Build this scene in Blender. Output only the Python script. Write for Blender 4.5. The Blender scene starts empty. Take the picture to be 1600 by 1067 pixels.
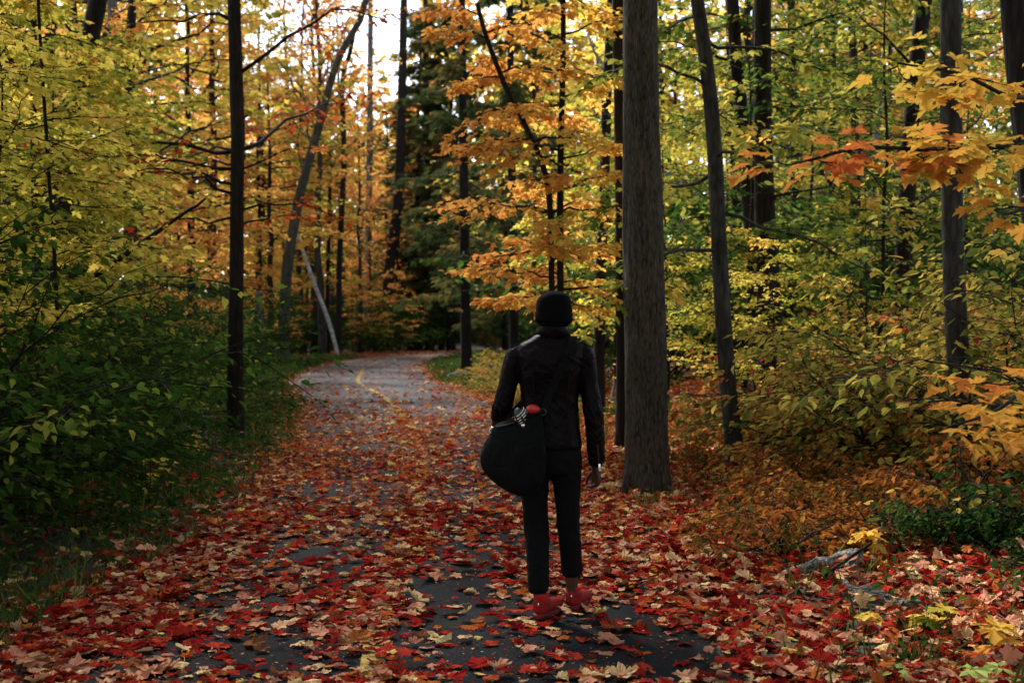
import bpy, math, random
import numpy as np
from mathutils import Vector, Matrix

scene = bpy.context.scene
COL = scene.collection
R = math.radians

# ------------------------------------------------------------------ camera, sky, sun, exposure
CAM_H, FPX, HOR = 1.6, 2000.0, 507.0
cam_d = bpy.data.cameras.new("camera"); cam = bpy.data.objects.new("camera", cam_d); COL.objects.link(cam)
cam.location = (0, 0, CAM_H)
cam.rotation_euler = (R(90) - math.atan((533.5 - HOR) / FPX), 0, 0)
cam_d.sensor_width = 36; cam_d.lens = 45; cam_d.clip_end = 2000; cam_d.clip_start = .05
cam_d.dof.use_dof = True; cam_d.dof.focus_distance = 7.6; cam_d.dof.aperture_fstop = 3.2
scene.camera = cam

SUN_AZ, SUN_EL = R(-28), R(48)
world = bpy.data.worlds.new("World"); scene.world = world; world.use_nodes = True
wn = world.node_tree; bgn = wn.nodes["Background"]
sky = wn.nodes.new("ShaderNodeTexSky"); sky.sky_type = 'NISHITA'; sky.sun_disc = False
sky.sun_elevation = SUN_EL; sky.sun_rotation = SUN_AZ; sky.dust_density = 1.2; sky.air_density = 1.0; sky.ozone_density = .6
hs = wn.nodes.new("ShaderNodeHueSaturation"); hs.inputs["Saturation"].default_value = .7; wn.links.new(sky.outputs[0], hs.inputs["Color"])
wn.links.new(hs.outputs[0], bgn.inputs[0]); bgn.inputs[1].default_value = .09
sd = bpy.data.lights.new("sun", 'SUN'); sd.energy = 3.0; sd.angle = R(7); sd.color = (1, .96, .90)
sun = bpy.data.objects.new("sun", sd); COL.objects.link(sun)
sdir = Vector((math.sin(SUN_AZ) * math.cos(SUN_EL), math.cos(SUN_AZ) * math.cos(SUN_EL), math.sin(SUN_EL)))
sun.rotation_euler = (-sdir).to_track_quat('-Z', 'Y').to_euler(); sun.location = sdir * 60
scene.view_settings.view_transform = 'Standard'; scene.view_settings.look = 'None'
scene.view_settings.exposure = 2.4; scene.view_settings.gamma = 1
scene.cycles.max_bounces = 8; scene.cycles.diffuse_bounces = 4; scene.cycles.transmission_bounces = 6
scene.cycles.glossy_bounces = 3; scene.cycles.use_denoising = True; scene.cycles.sample_clamp_indirect = 8

rng = np.random.default_rng(11)

# ------------------------------------------------------------------ terrain and path
CL = np.array([(1.2, -12), (.5, -5), (-.05, 0), (-.67, 6.2), (-.76, 10), (-.98, 13.7), (-1.25, 17), (-1.72, 21), (-2.3, 25), (-2.97, 28.8), (-4.03, 34), (-4.45, 37), (-4.85, 41), (-5.4, 47),
               (-5.6, 53), (-5.3, 59), (-4.3, 65), (-2.6, 70), (.4, 75), (5, 79.5), (12, 83), (24, 86), (45, 88)], float)
def catmull(P, n=8):
    P = np.asarray(P, float); Q = np.vstack([2 * P[0] - P[1], P, 2 * P[-1] - P[-2]]); out = []
    for i in range(1, len(Q) - 2):
        for t in np.arange(n) / n:
            out.append(.5 * (2 * Q[i] + (Q[i + 1] - Q[i - 1]) * t + (2 * Q[i - 1] - 5 * Q[i] + 4 * Q[i + 1] - Q[i + 2]) * t * t
                             + (-Q[i - 1] + 3 * Q[i] - 3 * Q[i + 1] + Q[i + 2]) * t ** 3))
    out.append(P[-1]); return np.array(out)
PATH = catmull(CL, 8)
_tan = np.gradient(PATH, axis=0); _tan /= np.linalg.norm(_tan, axis=1)[:, None]
_nor = np.stack([_tan[:, 1], -_tan[:, 0]], 1)                    # points to the walker's right
def lateral(x, y):
    """signed distance from the path's centre line, positive on its right"""
    x = np.atleast_1d(np.asarray(x, float)); y = np.atleast_1d(np.asarray(y, float))
    out = np.empty(x.shape)
    for a in range(0, len(x), 20000):
        q = np.stack([x[a:a + 20000], y[a:a + 20000]], 1)
        d = q[:, None] - PATH[None]
        i = np.argmin((d ** 2).sum(2), 1)
        v = q - PATH[i]
        lat = (v * _nor[i]).sum(1); dist = np.sqrt((v ** 2).sum(1))
        out[a:a + 20000] = np.where(lat >= 0, 1, -1) * np.maximum(np.abs(lat), np.where(np.abs(lat) < .8 * dist, dist, 0))
    return out / wfac(y)
def wfac(y): return np.interp(y, [10, 27], [1.04, 1.22])
def vnoise(x, y, s, seed=0):
    """smooth value noise, 0..1"""
    x = np.asarray(x, float) / s; y = np.asarray(y, float) / s
    xi = np.floor(x).astype(int); yi = np.floor(y).astype(int); fx = x - xi; fy = y - yi
    fx = fx * fx * (3 - 2 * fx); fy = fy * fy * (3 - 2 * fy)
    def h(a, b):
        n = (a * 374761393 + b * 668265263 + seed * 974711) & 0x7fffffff
        n = ((n ^ (n >> 13)) * 1274126177) & 0x7fffffff
        return ((n ^ (n >> 16)) & 0xffff) / 65535.
    return (h(xi, yi) * (1 - fx) + h(xi + 1, yi) * fx) * (1 - fy) + (h(xi, yi + 1) * (1 - fx) + h(xi + 1, yi + 1) * fx) * fy
def gz(x, y):
    sc = np.isscalar(x)
    s = lateral(x, y); x = np.atleast_1d(x); y = np.atleast_1d(y)
    r = np.clip(s - 1.9, 0, None); l = np.clip(-s - 1.9, 0, None)
    rr = np.clip(r ** 2 / (r + 3.), 0, None); z = 2.8 * (1 - np.exp(-rr * .055)) - .28 * (1 - np.exp(-l * .5)) + np.clip(l - 6, 0, 20) * .02
    e = np.clip((np.abs(s) - 1.7) / 1.2, 0, 1)
    z = z + e * (.10 * (vnoise(x, y, 1.3, 3) - .5) + .22 * (vnoise(x, y, 4.5, 5) - .5)) - .012
    return float(z[0]) if sc else z
def at(u, v, Y):
    return np.array([(u - 800) / FPX * Y, Y, CAM_H - (v - HOR) / FPX * Y])

# ------------------------------------------------------------------ mesh helpers
def tag(o, label=None, cat=None, group=None, kind=None):
    if label: o["label"] = label
    if cat: o["category"] = cat
    if group: o["group"] = group
    if kind: o["kind"] = kind
    return o
def empty(name, loc, label=None, cat=None, group=None, rz=0):
    o = bpy.data.objects.new(name, None); COL.objects.link(o); o.location = [float(c) for c in loc]; o.rotation_euler = (0, 0, rz)
    o.empty_display_size = .1
    return tag(o, label, cat, group)
def mk(name, V, F, mat, parent=None, tint=None, smooth=False, off=None):
    """V (n,3); F a list of (m,k) index arrays (or one)"""
    V = np.asarray(V, np.float32)
    if off is not None: V = V - np.asarray(off, np.float32)
    if isinstance(F, np.ndarray): F = [F]
    F = [np.asarray(f, np.int32) for f in F if len(f)]
    me = bpy.data.meshes.new(name)
    me.vertices.add(len(V)); me.vertices.foreach_set("co", V.ravel())
    li = np.concatenate([f.ravel() for f in F]); tot = np.concatenate([np.full(len(f), f.shape[1], np.int32) for f in F])
    me.loops.add(len(li)); me.loops.foreach_set("vertex_index", li)
    me.polygons.add(len(tot)); st = np.zeros(len(tot), np.int32); st[1:] = np.cumsum(tot)[:-1]
    me.polygons.foreach_set("loop_start", st); me.polygons.foreach_set("loop_total", tot)
    me.polygons.foreach_set("use_smooth", np.full(len(tot), bool(smooth)))
    if tint is not None:
        a = me.attributes.new("tint", 'FLOAT', 'POINT'); a.data.foreach_set("value", np.asarray(tint, np.float32))
    me.update(calc_edges=True); me.materials.append(mat)
    o = bpy.data.objects.new(name, me); COL.objects.link(o)
    if parent is not None: o.parent = parent
    return o
def norm(a): return a / np.maximum(np.linalg.norm(a, axis=-1, keepdims=True), 1e-9)
def tubes(P, rad, k=6, cap=True, ridge=None, aspect=None):
    """N tubes. P (N,n,3), rad (N,n) -> V, [quads, tris]"""
    P = np.asarray(P, float); rad = np.asarray(rad, float)
    if P.ndim == 2: P = P[None]; rad = rad[None]
    N, n, _ = P.shape
    T = norm(np.gradient(P, axis=1))
    m = norm(P[:, -1] - P[:, 0])
    ref = np.where((np.abs(m[:, 2]) < .8)[:, None], np.array([0, 0, 1.]), np.array([0, 1., 0]))[:, None]
    A = norm(np.cross(ref, T)); B = np.cross(T, A)
    th = np.arange(k) / k * 2 * np.pi
    rr = rad[:, :, None] * np.ones(k)
    if ridge is not None: rr = rr * ridge
    ca, sa = np.cos(th), np.sin(th)
    if aspect is not None: sa = sa * aspect
    V = P[:, :, None] + rr[..., None] * (ca[None, None, :, None] * A[:, :, None] + sa[None, None, :, None] * B[:, :, None])
    V = V.reshape(-1, 3)
    b = (np.arange(N) * n * k)[:, None, None]; i = (np.arange(n - 1) * k)[None, :, None]; j = np.arange(k)[None, None]
    j2 = (j + 1) % k
    Q = np.stack([b + i + j, b + i + j2, b + i + k + j2, b + i + k + j], -1).reshape(-1, 4)
    F = [Q]
    if cap:
        c0 = len(V); V = np.vstack([V, P[:, 0], P[:, -1]])
        bb = (np.arange(N) * n * k)[:, None]; jj = np.arange(k)[None]; jj2 = (jj + 1) % k
        s = (c0 + np.arange(N))[:, None]; e = (c0 + N + np.arange(N))[:, None]
        F.append(np.stack([bb + jj2, bb + jj, np.broadcast_to(s, (N, k))], -1).reshape(-1, 3))
        F.append(np.stack([bb + (n - 1) * k + jj, bb + (n - 1) * k + jj2, np.broadcast_to(e, (N, k))], -1).reshape(-1, 3))
    return V, F
def join(*parts):
    Vs, Fs, o = [], [], 0
    for V, F in parts:
        Vs.append(V); Fs += [f + o for f in (F if isinstance(F, list) else [F])]; o += len(V)
    return np.vstack(Vs), Fs

# leaf templates: base at the origin, tip along +Y, face up
def tpl_fan(half, centre):
    h = [(x, y) for x, y in half]
    pts = [(0., -.02)] + h + [(-x, y) for x, y in reversed(h[:-1])]
    V = np.array([centre + (0,)] + [(x, y, 0) for x, y in pts], float); n = len(pts)
    F = np.array([(0, 1 + i, 1 + (i + 1) % n) for i in range(n)])
    return V, F
MAPLE_HI = tpl_fan([(.10, -.10), (.30, -.13), (.27, -.02), (.47, .02), (.36, .13), (.42, .24), (.58, .30), (.66, .46), (.50, .46), (.44, .58),
                    (.31, .50), (.17, .42), (.21, .60), (.32, .70), (.20, .76), (.13, .84), (0, 1)], (0., .22))
MAPLE_MID = tpl_fan([(.30, -.12), (.28, .06), (.62, .42), (.19, .43), (.28, .70), (0, 1)], (0., .22))
MAPLE_FAR = (np.array([(0, 0, 0), (.5, .3, .05), (.22, .5, 0), (0, 1, -.08), (-.22, .5, 0), (-.5, .3, .05)], float), np.array([(0, 1, 2), (0, 2, 4), (2, 3, 4), (0, 4, 5)]))
OVATE = (np.array([(0, 0, 0), (0, .5, -.03), (0, 1, -.1), (.2, .2, .05), (.25, .52, .04), (-.2, .2, .05), (-.25, .52, .04)], float),
         np.array([(0, 3, 1), (3, 4, 1), (4, 2, 1), (0, 1, 5), (5, 1, 6), (6, 1, 2)]))
OVATE_FAR = (np.array([(0, 0, 0), (.27, .45, .05), (0, 1, -.08), (-.27, .45, .05)], float), np.array([(0, 1, 2), (0, 2, 3)]))
def _spray():
    V, F = [], []
    for s, a, l in ((0, 0, 1), (.1, .7, .6), (.1, -.7, .6), (.35, .6, .55), (.35, -.6, .55), (.6, .5, .35), (.6, -.5, .35)):
        d = np.array([math.sin(a), math.cos(a), 0]); p = np.array([-d[1], d[0], 0]) * .05; b = np.array([0, s, 0.])
        i = len(V); V += [b - p, b + d * l * .5 + p * 1.2 * -1, b + d * l + np.array([0, 0, -.1]), b + d * l * .5 + p * 1.2, ]; F += [(i, i + 1, i + 2), (i, i + 2, i + 3)]
    return np.array(V), np.array(F)
SPRAY = _spray()
LIT_TPL = tpl_fan([(.14, -.08), (.32, -.10), (.33, -.01), (.46, .03), (.42, .13), (.48, .24), (.58, .32), (.60, .46), (.48, .48), (.40, .56), (.33, .55), (.27, .52), (.29, .62), (.33, .70), (.22, .77), (.13, .85), (0, .96)], (0., .25))
BLADE = (np.array([(-.03, 0, 0), (.03, 0, 0), (.025, .5, .02), (-.025, .5, .02), (0, 1, -.12)], float), np.array([(0, 1, 2), (0, 2, 3), (3, 2, 4)]))
def bend(tpl, cup=0, fold=0, tip=0, twist=0, ripple=0, seed=0):
    V, F = tpl; V = V.copy(); x, y = V[:, 0], V[:, 1]; r = np.random.default_rng(seed)
    V[:, 2] = cup * (x ** 2 + (y - .3) ** 2) + fold * np.abs(x) + tip * np.clip(y - .2, 0, None) ** 2 + twist * x * (y - .3) + ripple * r.normal(size=len(x)) * np.hypot(x, y - .2)
    return V, F
def leaves(P, D, Nn, size, tint, tpl):
    V0, F0 = tpl; D = norm(D); X = norm(np.cross(D, Nn)); Z = np.cross(X, D); s = np.asarray(size)[:, None, None]
    V = P[:, None] + s * (V0[None, :, 0:1] * X[:, None] + V0[None, :, 1:2] * D[:, None] + V0[None, :, 2:3] * Z[:, None])
    m, n = len(P), len(V0)
    F = (F0[None] + (np.arange(m) * n)[:, None, None]).reshape(-1, F0.shape[1])
    return V.reshape(-1, 3), F, np.repeat(tint, n)
def leaves_multi(P, D, Nn, size, tint, tpls):
    out = [leaves(P[i::len(tpls)], D[i::len(tpls)], Nn[i::len(tpls)], size[i::len(tpls)], tint[i::len(tpls)], t) for i, t in enumerate(tpls)]
    V, F = join(*[(o[0], o[1]) for o in out]); return V, F, np.concatenate([o[2] for o in out])

# ------------------------------------------------------------------ materials
def mat_new(name):
    m = bpy.data.materials.new(name); m.use_nodes = True; nt = m.node_tree
    return m, nt, nt.nodes["Principled BSDF"], nt.nodes["Material Output"]
def ramp(nt, stops, interp='LINEAR'):
    r = nt.nodes.new("ShaderNodeValToRGB"); cr = r.color_ramp; cr.interpolation = interp
    while len(cr.elements) < len(stops): cr.elements.new(.5)
    for e, (p, c) in zip(cr.elements, stops): e.position = p; e.color = (*c, 1)
    return r
def noise(nt, scale, detail=4, vec=None, rough=.6, dist=0):
    n = nt.nodes.new("ShaderNodeTexNoise"); n.inputs["Scale"].default_value = scale; n.inputs["Detail"].default_value = detail
    n.inputs["Roughness"].default_value = rough; n.inputs["Distortion"].default_value = dist
    if vec is not None: nt.links.new(vec, n.inputs["Vector"])
    return n
def coords(nt, scale=(1, 1, 1)):
    t = nt.nodes.new("ShaderNodeTexCoord"); m = nt.nodes.new("ShaderNodeMapping"); m.inputs["Scale"].default_value = scale
    nt.links.new(t.outputs["Object"], m.inputs[0]); return m.outputs[0]
def bump(nt, height, strength, dist, b):
    n = nt.nodes.new("ShaderNodeBump"); n.inputs["Strength"].default_value = strength; n.inputs["Distance"].default_value = dist
    nt.links.new(height, n.inputs["Height"]); nt.links.new(n.outputs[0], b.inputs["Normal"]); return n
def leaf_mat(name, stops, trans=.4, rough=.6, spec=.12, mott=.25):
    m, nt, b, out = mat_new(name)
    a = nt.nodes.new("ShaderNodeAttribute"); a.attribute_name = "tint"
    r = ramp(nt, stops); nt.links.new(a.outputs["Fac"], r.inputs[0])
    n = noise(nt, 18, 3, coords(nt)); mx = nt.nodes.new("ShaderNodeMixRGB"); mx.blend_type = 'MULTIPLY'; mx.inputs[0].default_value = mott
    r2 = ramp(nt, [(.35, (.45, .38, .3)), (.62, (1.15, 1.1, 1.0))]); nt.links.new(n.outputs[0], r2.inputs[0])
    nt.links.new(r.outputs[0], mx.inputs[1]); nt.links.new(r2.outputs[0], mx.inputs[2])
    nt.nodes.remove(b); b = nt.nodes.new("ShaderNodeBsdfDiffuse"); nt.links.new(mx.outputs[0], b.inputs[0])
    if trans:
        t = nt.nodes.new("ShaderNodeBsdfTranslucent"); nt.links.new(mx.outputs[0], t.inputs[0])
        mix = nt.nodes.new("ShaderNodeMixShader"); mix.inputs[0].default_value = trans
        nt.links.new(b.outputs[0], mix.inputs[1]); nt.links.new(t.outputs[0], mix.inputs[2]); nt.links.new(mix.outputs[0], out.inputs[0])
    return m
def bark_mat(name, dark, light, zs=.12, scale=14, strength=.9, moss=None, lying=False):
    m, nt, b, out = mat_new(name); v = coords(nt, (zs, 1, 1) if lying else (1, 1, zs))
    n = noise(nt, scale, 6, v, .65, .4); n2 = noise(nt, 2.2, 3, coords(nt, (1, 1, .5)))
    w = nt.nodes.new("ShaderNodeTexVoronoi"); w.feature = 'DISTANCE_TO_EDGE'; w.inputs["Scale"].default_value = scale * 1.5; nt.links.new(v, w.inputs["Vector"])
    add = nt.nodes.new("ShaderNodeMath"); add.operation = 'MULTIPLY_ADD'; nt.links.new(w.outputs[0], add.inputs[0]); add.inputs[1].default_value = .8; nt.links.new(n.outputs[0], add.inputs[2])
    r = ramp(nt, [(.38, dark), (.85, light)]); nt.links.new(add.outputs[0], r.inputs[0])
    mx = nt.nodes.new("ShaderNodeMixRGB"); mx.blend_type = 'MULTIPLY'; mx.inputs[0].default_value = .7
    r2 = ramp(nt, [(.3, (.5, .5, .5)), (.7, (1.2, 1.15, 1.1))]); nt.links.new(n2.outputs[0], r2.inputs[0])
    nt.links.new(r.outputs[0], mx.inputs[1]); nt.links.new(r2.outputs[0], mx.inputs[2]); col = mx.outputs[0]
    if moss:
        mm = nt.nodes.new("ShaderNodeMixRGB"); n3 = noise(nt, 5, 5, coords(nt)); r3 = ramp(nt, [(.55, (0, 0, 0)), (.68, (1, 1, 1))]); nt.links.new(n3.outputs[0], r3.inputs[0])
        nt.links.new(r3.outputs[0], mm.inputs[0]); nt.links.new(col, mm.inputs[1]); mm.inputs[2].default_value = (*moss, 1); col = mm.outputs[0]
    nt.links.new(col, b.inputs["Base Color"]); b.inputs["Roughness"].default_value = .9; b.inputs["Specular IOR Level"].default_value = .15
    bump(nt, add.outputs[0], strength, .02, b); return m
def plain(name, col, rough=.6, spec=.4, nscale=40, nstr=.2, var=.25, metal=0, bdist=.004, zs=1):
    m, nt, b, out = mat_new(name); n = noise(nt, nscale, 4, coords(nt, (1, 1, zs)))
    r = ramp(nt, [(.3, tuple(c * (1 - var) for c in col)), (.7, tuple(c * (1 + var) for c in col))]); nt.links.new(n.outputs[0], r.inputs[0])
    nt.links.new(r.outputs[0], b.inputs["Base Color"]); b.inputs["Roughness"].default_value = rough; b.inputs["Specular IOR Level"].default_value = spec; b.inputs["Metallic"].default_value = metal
    bump(nt, n.outputs[0], nstr, bdist, b); return m

YEL, GOLD, ORA, RED = (.66, .46, .085), (.66, .36, .07), (.62, .24, .055), (.32, .035, .015)
L_YELLOW = leaf_mat("yellow_leaves", [(0, (.11, .15, .018)), (.25, (.36, .35, .045)), (.55, (.60, .48, .075)), (.85, (.68, .49, .10)), (1, GOLD)], .45)
L_YELGREEN = leaf_mat("yellow_green_leaves", [(0, (.035, .07, .014)), (.3, (.10, .15, .022)), (.6, (.32, .31, .05)), (.88, (.55, .43, .08)), (1, GOLD)], .42)
L_ORANGE = leaf_mat("orange_leaves", [(0, (.50, .15, .045)), (.25, ORA), (.5, (.66, .32, .075)), (.75, (.68, .38, .08)), (1, YEL)], .45)
L_REDORANGE = leaf_mat("red_orange_leaves", [(0, (.20, .02, .01)), (.4, (.36, .06, .015)), (.75, ORA), (1, (.55, .25, .05))], .45)
L_GREEN = leaf_mat("green_leaves", [(0, (.012, .032, .006)), (.5, (.032, .075, .012)), (.85, (.085, .13, .02)), (1, (.26, .25, .04))], .38)
L_SHRUB = leaf_mat("autumn_shrub_leaves", [(0, (.05, .08, .018)), (.25, (.15, .17, .03)), (.55, (.40, .31, .06)), (.82, (.52, .29, .06)), (.95, (.42, .12, .05)), (1, (.35, .03, .03))], .35)
L_RUST = leaf_mat("rust_leaves", [(0, (.05, .06, .012)), (.2, (.15, .08, .02)), (.5, (.26, .07, .016)), (.8, (.33, .13, .026)), (1, (.46, .28, .05))], .32)
L_DARK = leaf_mat("dark_green_leaves", [(0, (.008, .022, .007)), (.6, (.02, .048, .012)), (1, (.05, .085, .018))], .3, .65, .06)
L_CEDAR = leaf_mat("cedar_sprays", [(0, (.03, .045, .016)), (.5, (.06, .08, .026)), (.8, (.12, .10, .03)), (1, (.26, .16, .05))], .35)
L_LIME = leaf_mat("light_green_leaves", [(0, (.16, .26, .06)), (1, (.42, .48, .14))], .3)
L_GRASS = leaf_mat("grass_blades", [(0, (.02, .045, .01)), (.7, (.06, .10, .02)), (1, (.18, .17, .05))], .3)
LITTER_STOPS = [(0, (.15, .008, .007)), (.2, (.27, .018, .014)), (.36, (.37, .042, .024)), (.48, (.35, .08, .022)), (.6, (.40, .14, .032)), (.7, (.16, .065, .032)),
                (.8, (.46, .20, .13)), (.9, (.60, .42, .22)), (1, (.58, .42, .11))]
L_LITTER = leaf_mat("fallen_leaf_colours", LITTER_STOPS, .12, .6, .07, .5)
B_OAK = bark_mat("furrowed_bark", (.011, .0085, .006), (.092, .072, .054), .2, 30, 1.0, (.04, .045, .018))
B_DARK = bark_mat("dark_bark", (.006, .005, .004), (.028, .022, .018), .12, 18, .8)
B_GREY = bark_mat("grey_bark", (.015, .013, .011), (.058, .052, .044), .25, 12, .5)
B_PALE = bark_mat("pale_bark", (.06, .055, .05), (.19, .18, .16), .3, 8, .4)
B_BIRCH = bark_mat("white_birch_bark", (.10, .09, .08), (.62, .60, .56), 2.5, 5, .4)
B_MOSS = bark_mat("mossy_bark", (.02, .018, .014), (.10, .09, .07), .15, 12, .8, (.03, .05, .012))
B_ROT = bark_mat("weathered_wood", (.018, .016, .013), (.15, .14, .12), .12, 26, 1.0, None, True)
B_LOG = bark_mat("peeling_birch_bark", (.012, .011, .009), (.26, .25, .225), 1.6, 13, .9, None, True)

def asphalt_mat():
    m, nt, b, out = mat_new("wet_asphalt"); c = coords(nt)
    n = noise(nt, 160, 3, c, .7); big = noise(nt, .55, 5, c, .6); sp = nt.nodes.new("ShaderNodeTexVoronoi"); sp.inputs["Scale"].default_value = 120; nt.links.new(c, sp.inputs[0])
    r = ramp(nt, [(.3, (.007, .0075, .008)), (.55, (.015, .0157, .0165)), (.75, (.06, .061, .065))]); nt.links.new(n.outputs[0], r.inputs[0])
    mx = nt.nodes.new("ShaderNodeMixRGB"); mx.blend_type = 'MULTIPLY'; mx.inputs[0].default_value = .8
    r2 = ramp(nt, [(.35, (.6, .6, .62)), (.7, (1.3, 1.3, 1.32))]); nt.links.new(big.outputs[0], r2.inputs[0]); nt.links.new(r.outputs[0], mx.inputs[1]); nt.links.new(r2.outputs[0], mx.inputs[2])
    ck = nt.nodes.new("ShaderNodeTexVoronoi"); ck.feature = 'DISTANCE_TO_EDGE'; ck.inputs["Scale"].default_value = .7
    dn = noise(nt, 2.5, 5, c); va = nt.nodes.new("ShaderNodeVectorMath"); va.operation = 'MULTIPLY_ADD'; nt.links.new(dn.outputs["Color"], va.inputs[0]); va.inputs[1].default_value = (.6, .6, 0); nt.links.new(c, va.inputs[2]); nt.links.new(va.outputs[0], ck.inputs[0])
    cr = ramp(nt, [(0, (.25, .25, .25)), (.012, (1, 1, 1))]); nt.links.new(ck.outputs[0], cr.inputs[0])
    m2 = nt.nodes.new("ShaderNodeMixRGB"); m2.blend_type = 'MULTIPLY'; m2.inputs[0].default_value = .8; nt.links.new(mx.outputs[0], m2.inputs[1]); nt.links.new(cr.outputs[0], m2.inputs[2])
    nt.nodes.remove(b); b = nt.nodes.new("ShaderNodeBsdfDiffuse"); nt.links.new(m2.outputs[0], b.inputs["Color"]); g = nt.nodes.new("ShaderNodeBsdfGlossy")
    rr = ramp(nt, [(.3, (.27,) * 3), (.7, (.42,) * 3)]); nt.links.new(big.outputs[0], rr.inputs[0]); nt.links.new(rr.outputs[0], g.inputs["Roughness"])
    bump(nt, sp.outputs[0], .5, .005, b); lw = nt.nodes.new("ShaderNodeLayerWeight"); lw.inputs[0].default_value = .5; fr = ramp(nt, [(.74, (.008,) * 3), (.9, (.035,) * 3), (.97, (.16,) * 3)]); nt.links.new(lw.outputs["Facing"], fr.inputs[0])
    ms = nt.nodes.new("ShaderNodeMixShader"); nt.links.new(fr.outputs[0], ms.inputs[0]); nt.links.new(b.outputs[0], ms.inputs[1]); nt.links.new(g.outputs[0], ms.inputs[2]); nt.links.new(ms.outputs[0], out.inputs[0]); return m
def soil_mat():
    m, nt, b, out = mat_new("forest_soil"); c = coords(nt); n = noise(nt, 9, 6, c, .7); n2 = noise(nt, .8, 4, c)
    r = ramp(nt, [(.3, (.010, .008, .006)), (.55, (.035, .022, .013)), (.75, (.08, .035, .018))]); nt.links.new(n.outputs[0], r.inputs[0])
    mx = nt.nodes.new("ShaderNodeMixRGB"); r2 = ramp(nt, [(.45, (0, 0, 0)), (.65, (.7, .7, .7))]); nt.links.new(n2.outputs[0], r2.inputs[0]); nt.links.new(r2.outputs[0], mx.inputs[0])
    nt.links.new(r.outputs[0], mx.inputs[1]); mx.inputs[2].default_value = (.022, .028, .010, 1)
    nt.links.new(mx.outputs[0], b.inputs["Base Color"]); b.inputs["Roughness"].default_value = .95; bump(nt, n.outputs[0], .8, .04, b); return m
def paint_mat():
    m, nt, b, out = mat_new("worn_yellow_paint"); c = coords(nt); n = noise(nt, 11, 7, c, .75); n2 = noise(nt, 150, 3, c)
    r = ramp(nt, [(.41, (.02, .0205, .021)), (.5, (.30, .20, .04)), (.8, (.46, .31, .06))]); nt.links.new(n.outputs[0], r.inputs[0])
    nt.links.new(r.outputs[0], b.inputs["Base Color"]); b.inputs["Roughness"].default_value = .75; b.inputs["Specular IOR Level"].default_value = .08; bump(nt, n2.outputs[0], .4, .003, b); return m

# ------------------------------------------------------------------ ground, path
gx = np.concatenate([np.linspace(-260, -34, 22), np.arange(-32, 32.1, .5), np.linspace(34, 260, 22)])
gy = np.concatenate([np.linspace(-60, -10, 8), np.arange(-8, 100.1, .6), np.linspace(103, 420, 30)])
GX, GY = np.meshgrid(gx, gy); Gv = np.stack([GX.ravel(), GY.ravel(), gz(GX.ravel(), GY.ravel())], 1)
inpath = np.abs(lateral(GX.ravel(), GY.ravel())) < 2.0; Gv[inpath, 2] = -.02
nx, ny = len(gx), len(gy); ii = (np.arange(ny - 1)[:, None] * nx + np.arange(nx - 1)[None]).ravel()
tag(mk("ground", Gv, np.stack([ii, ii + 1, ii + nx + 1, ii + nx], 1), soil_mat(), smooth=True), "dark leaf-strewn forest floor on both sides of the path", kind="structure")
prof = np.array([(-1.62, -.03), (-1.58, .004), (-1.2, .012), (-.6, .02), (0, .024), (.6, .02), (1.2, .012), (1.58, .004), (1.62, -.03)])
PP = catmull(PATH, 2); pt = norm(np.gradient(PP, axis=0)); pn = np.stack([pt[:, 1], -pt[:, 0]], 1)
def strip(profile, wob=0):
    k = len(profile); V = np.zeros((len(PP), k, 3))
    w = wfac(PP[:, 1]) * (1 if k > 2 else 0) + (k == 2) + wob * (vnoise(PP[:, 1], PP[:, 0], 1.7, 8) - .5)
    V[:, :, :2] = PP[:, None] + pn[:, None] * (profile[None, :, 0:1] * w[:, None, None]); V[:, :, 2] = profile[None, :, 1]
    n = len(PP); i = (np.arange(n - 1)[:, None] * k + np.arange(k - 1)[None]).ravel()
    return V.reshape(-1, 3), np.stack([i, i + 1, i + k + 1, i + k], 1)
tag(mk("path", *strip(prof, .08), asphalt_mat(), smooth=True), "dark wet asphalt path curving away through the woods", kind="structure")
tag(mk("path_line", *strip(np.array([(-.055, .0275), (.055, .0275)])), paint_mat()), "worn yellow centre line painted on the asphalt path", kind="structure")
def pathz(s): return np.interp(np.abs(s), [0, .6, 1.2, 1.58, 1.62], [.024, .02, .012, .004, -.03])
def floor_z(x, y):
    s = lateral(x, y); return np.where(np.abs(s) < 1.6, pathz(s), np.maximum(gz(x, y), -.02))
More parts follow.
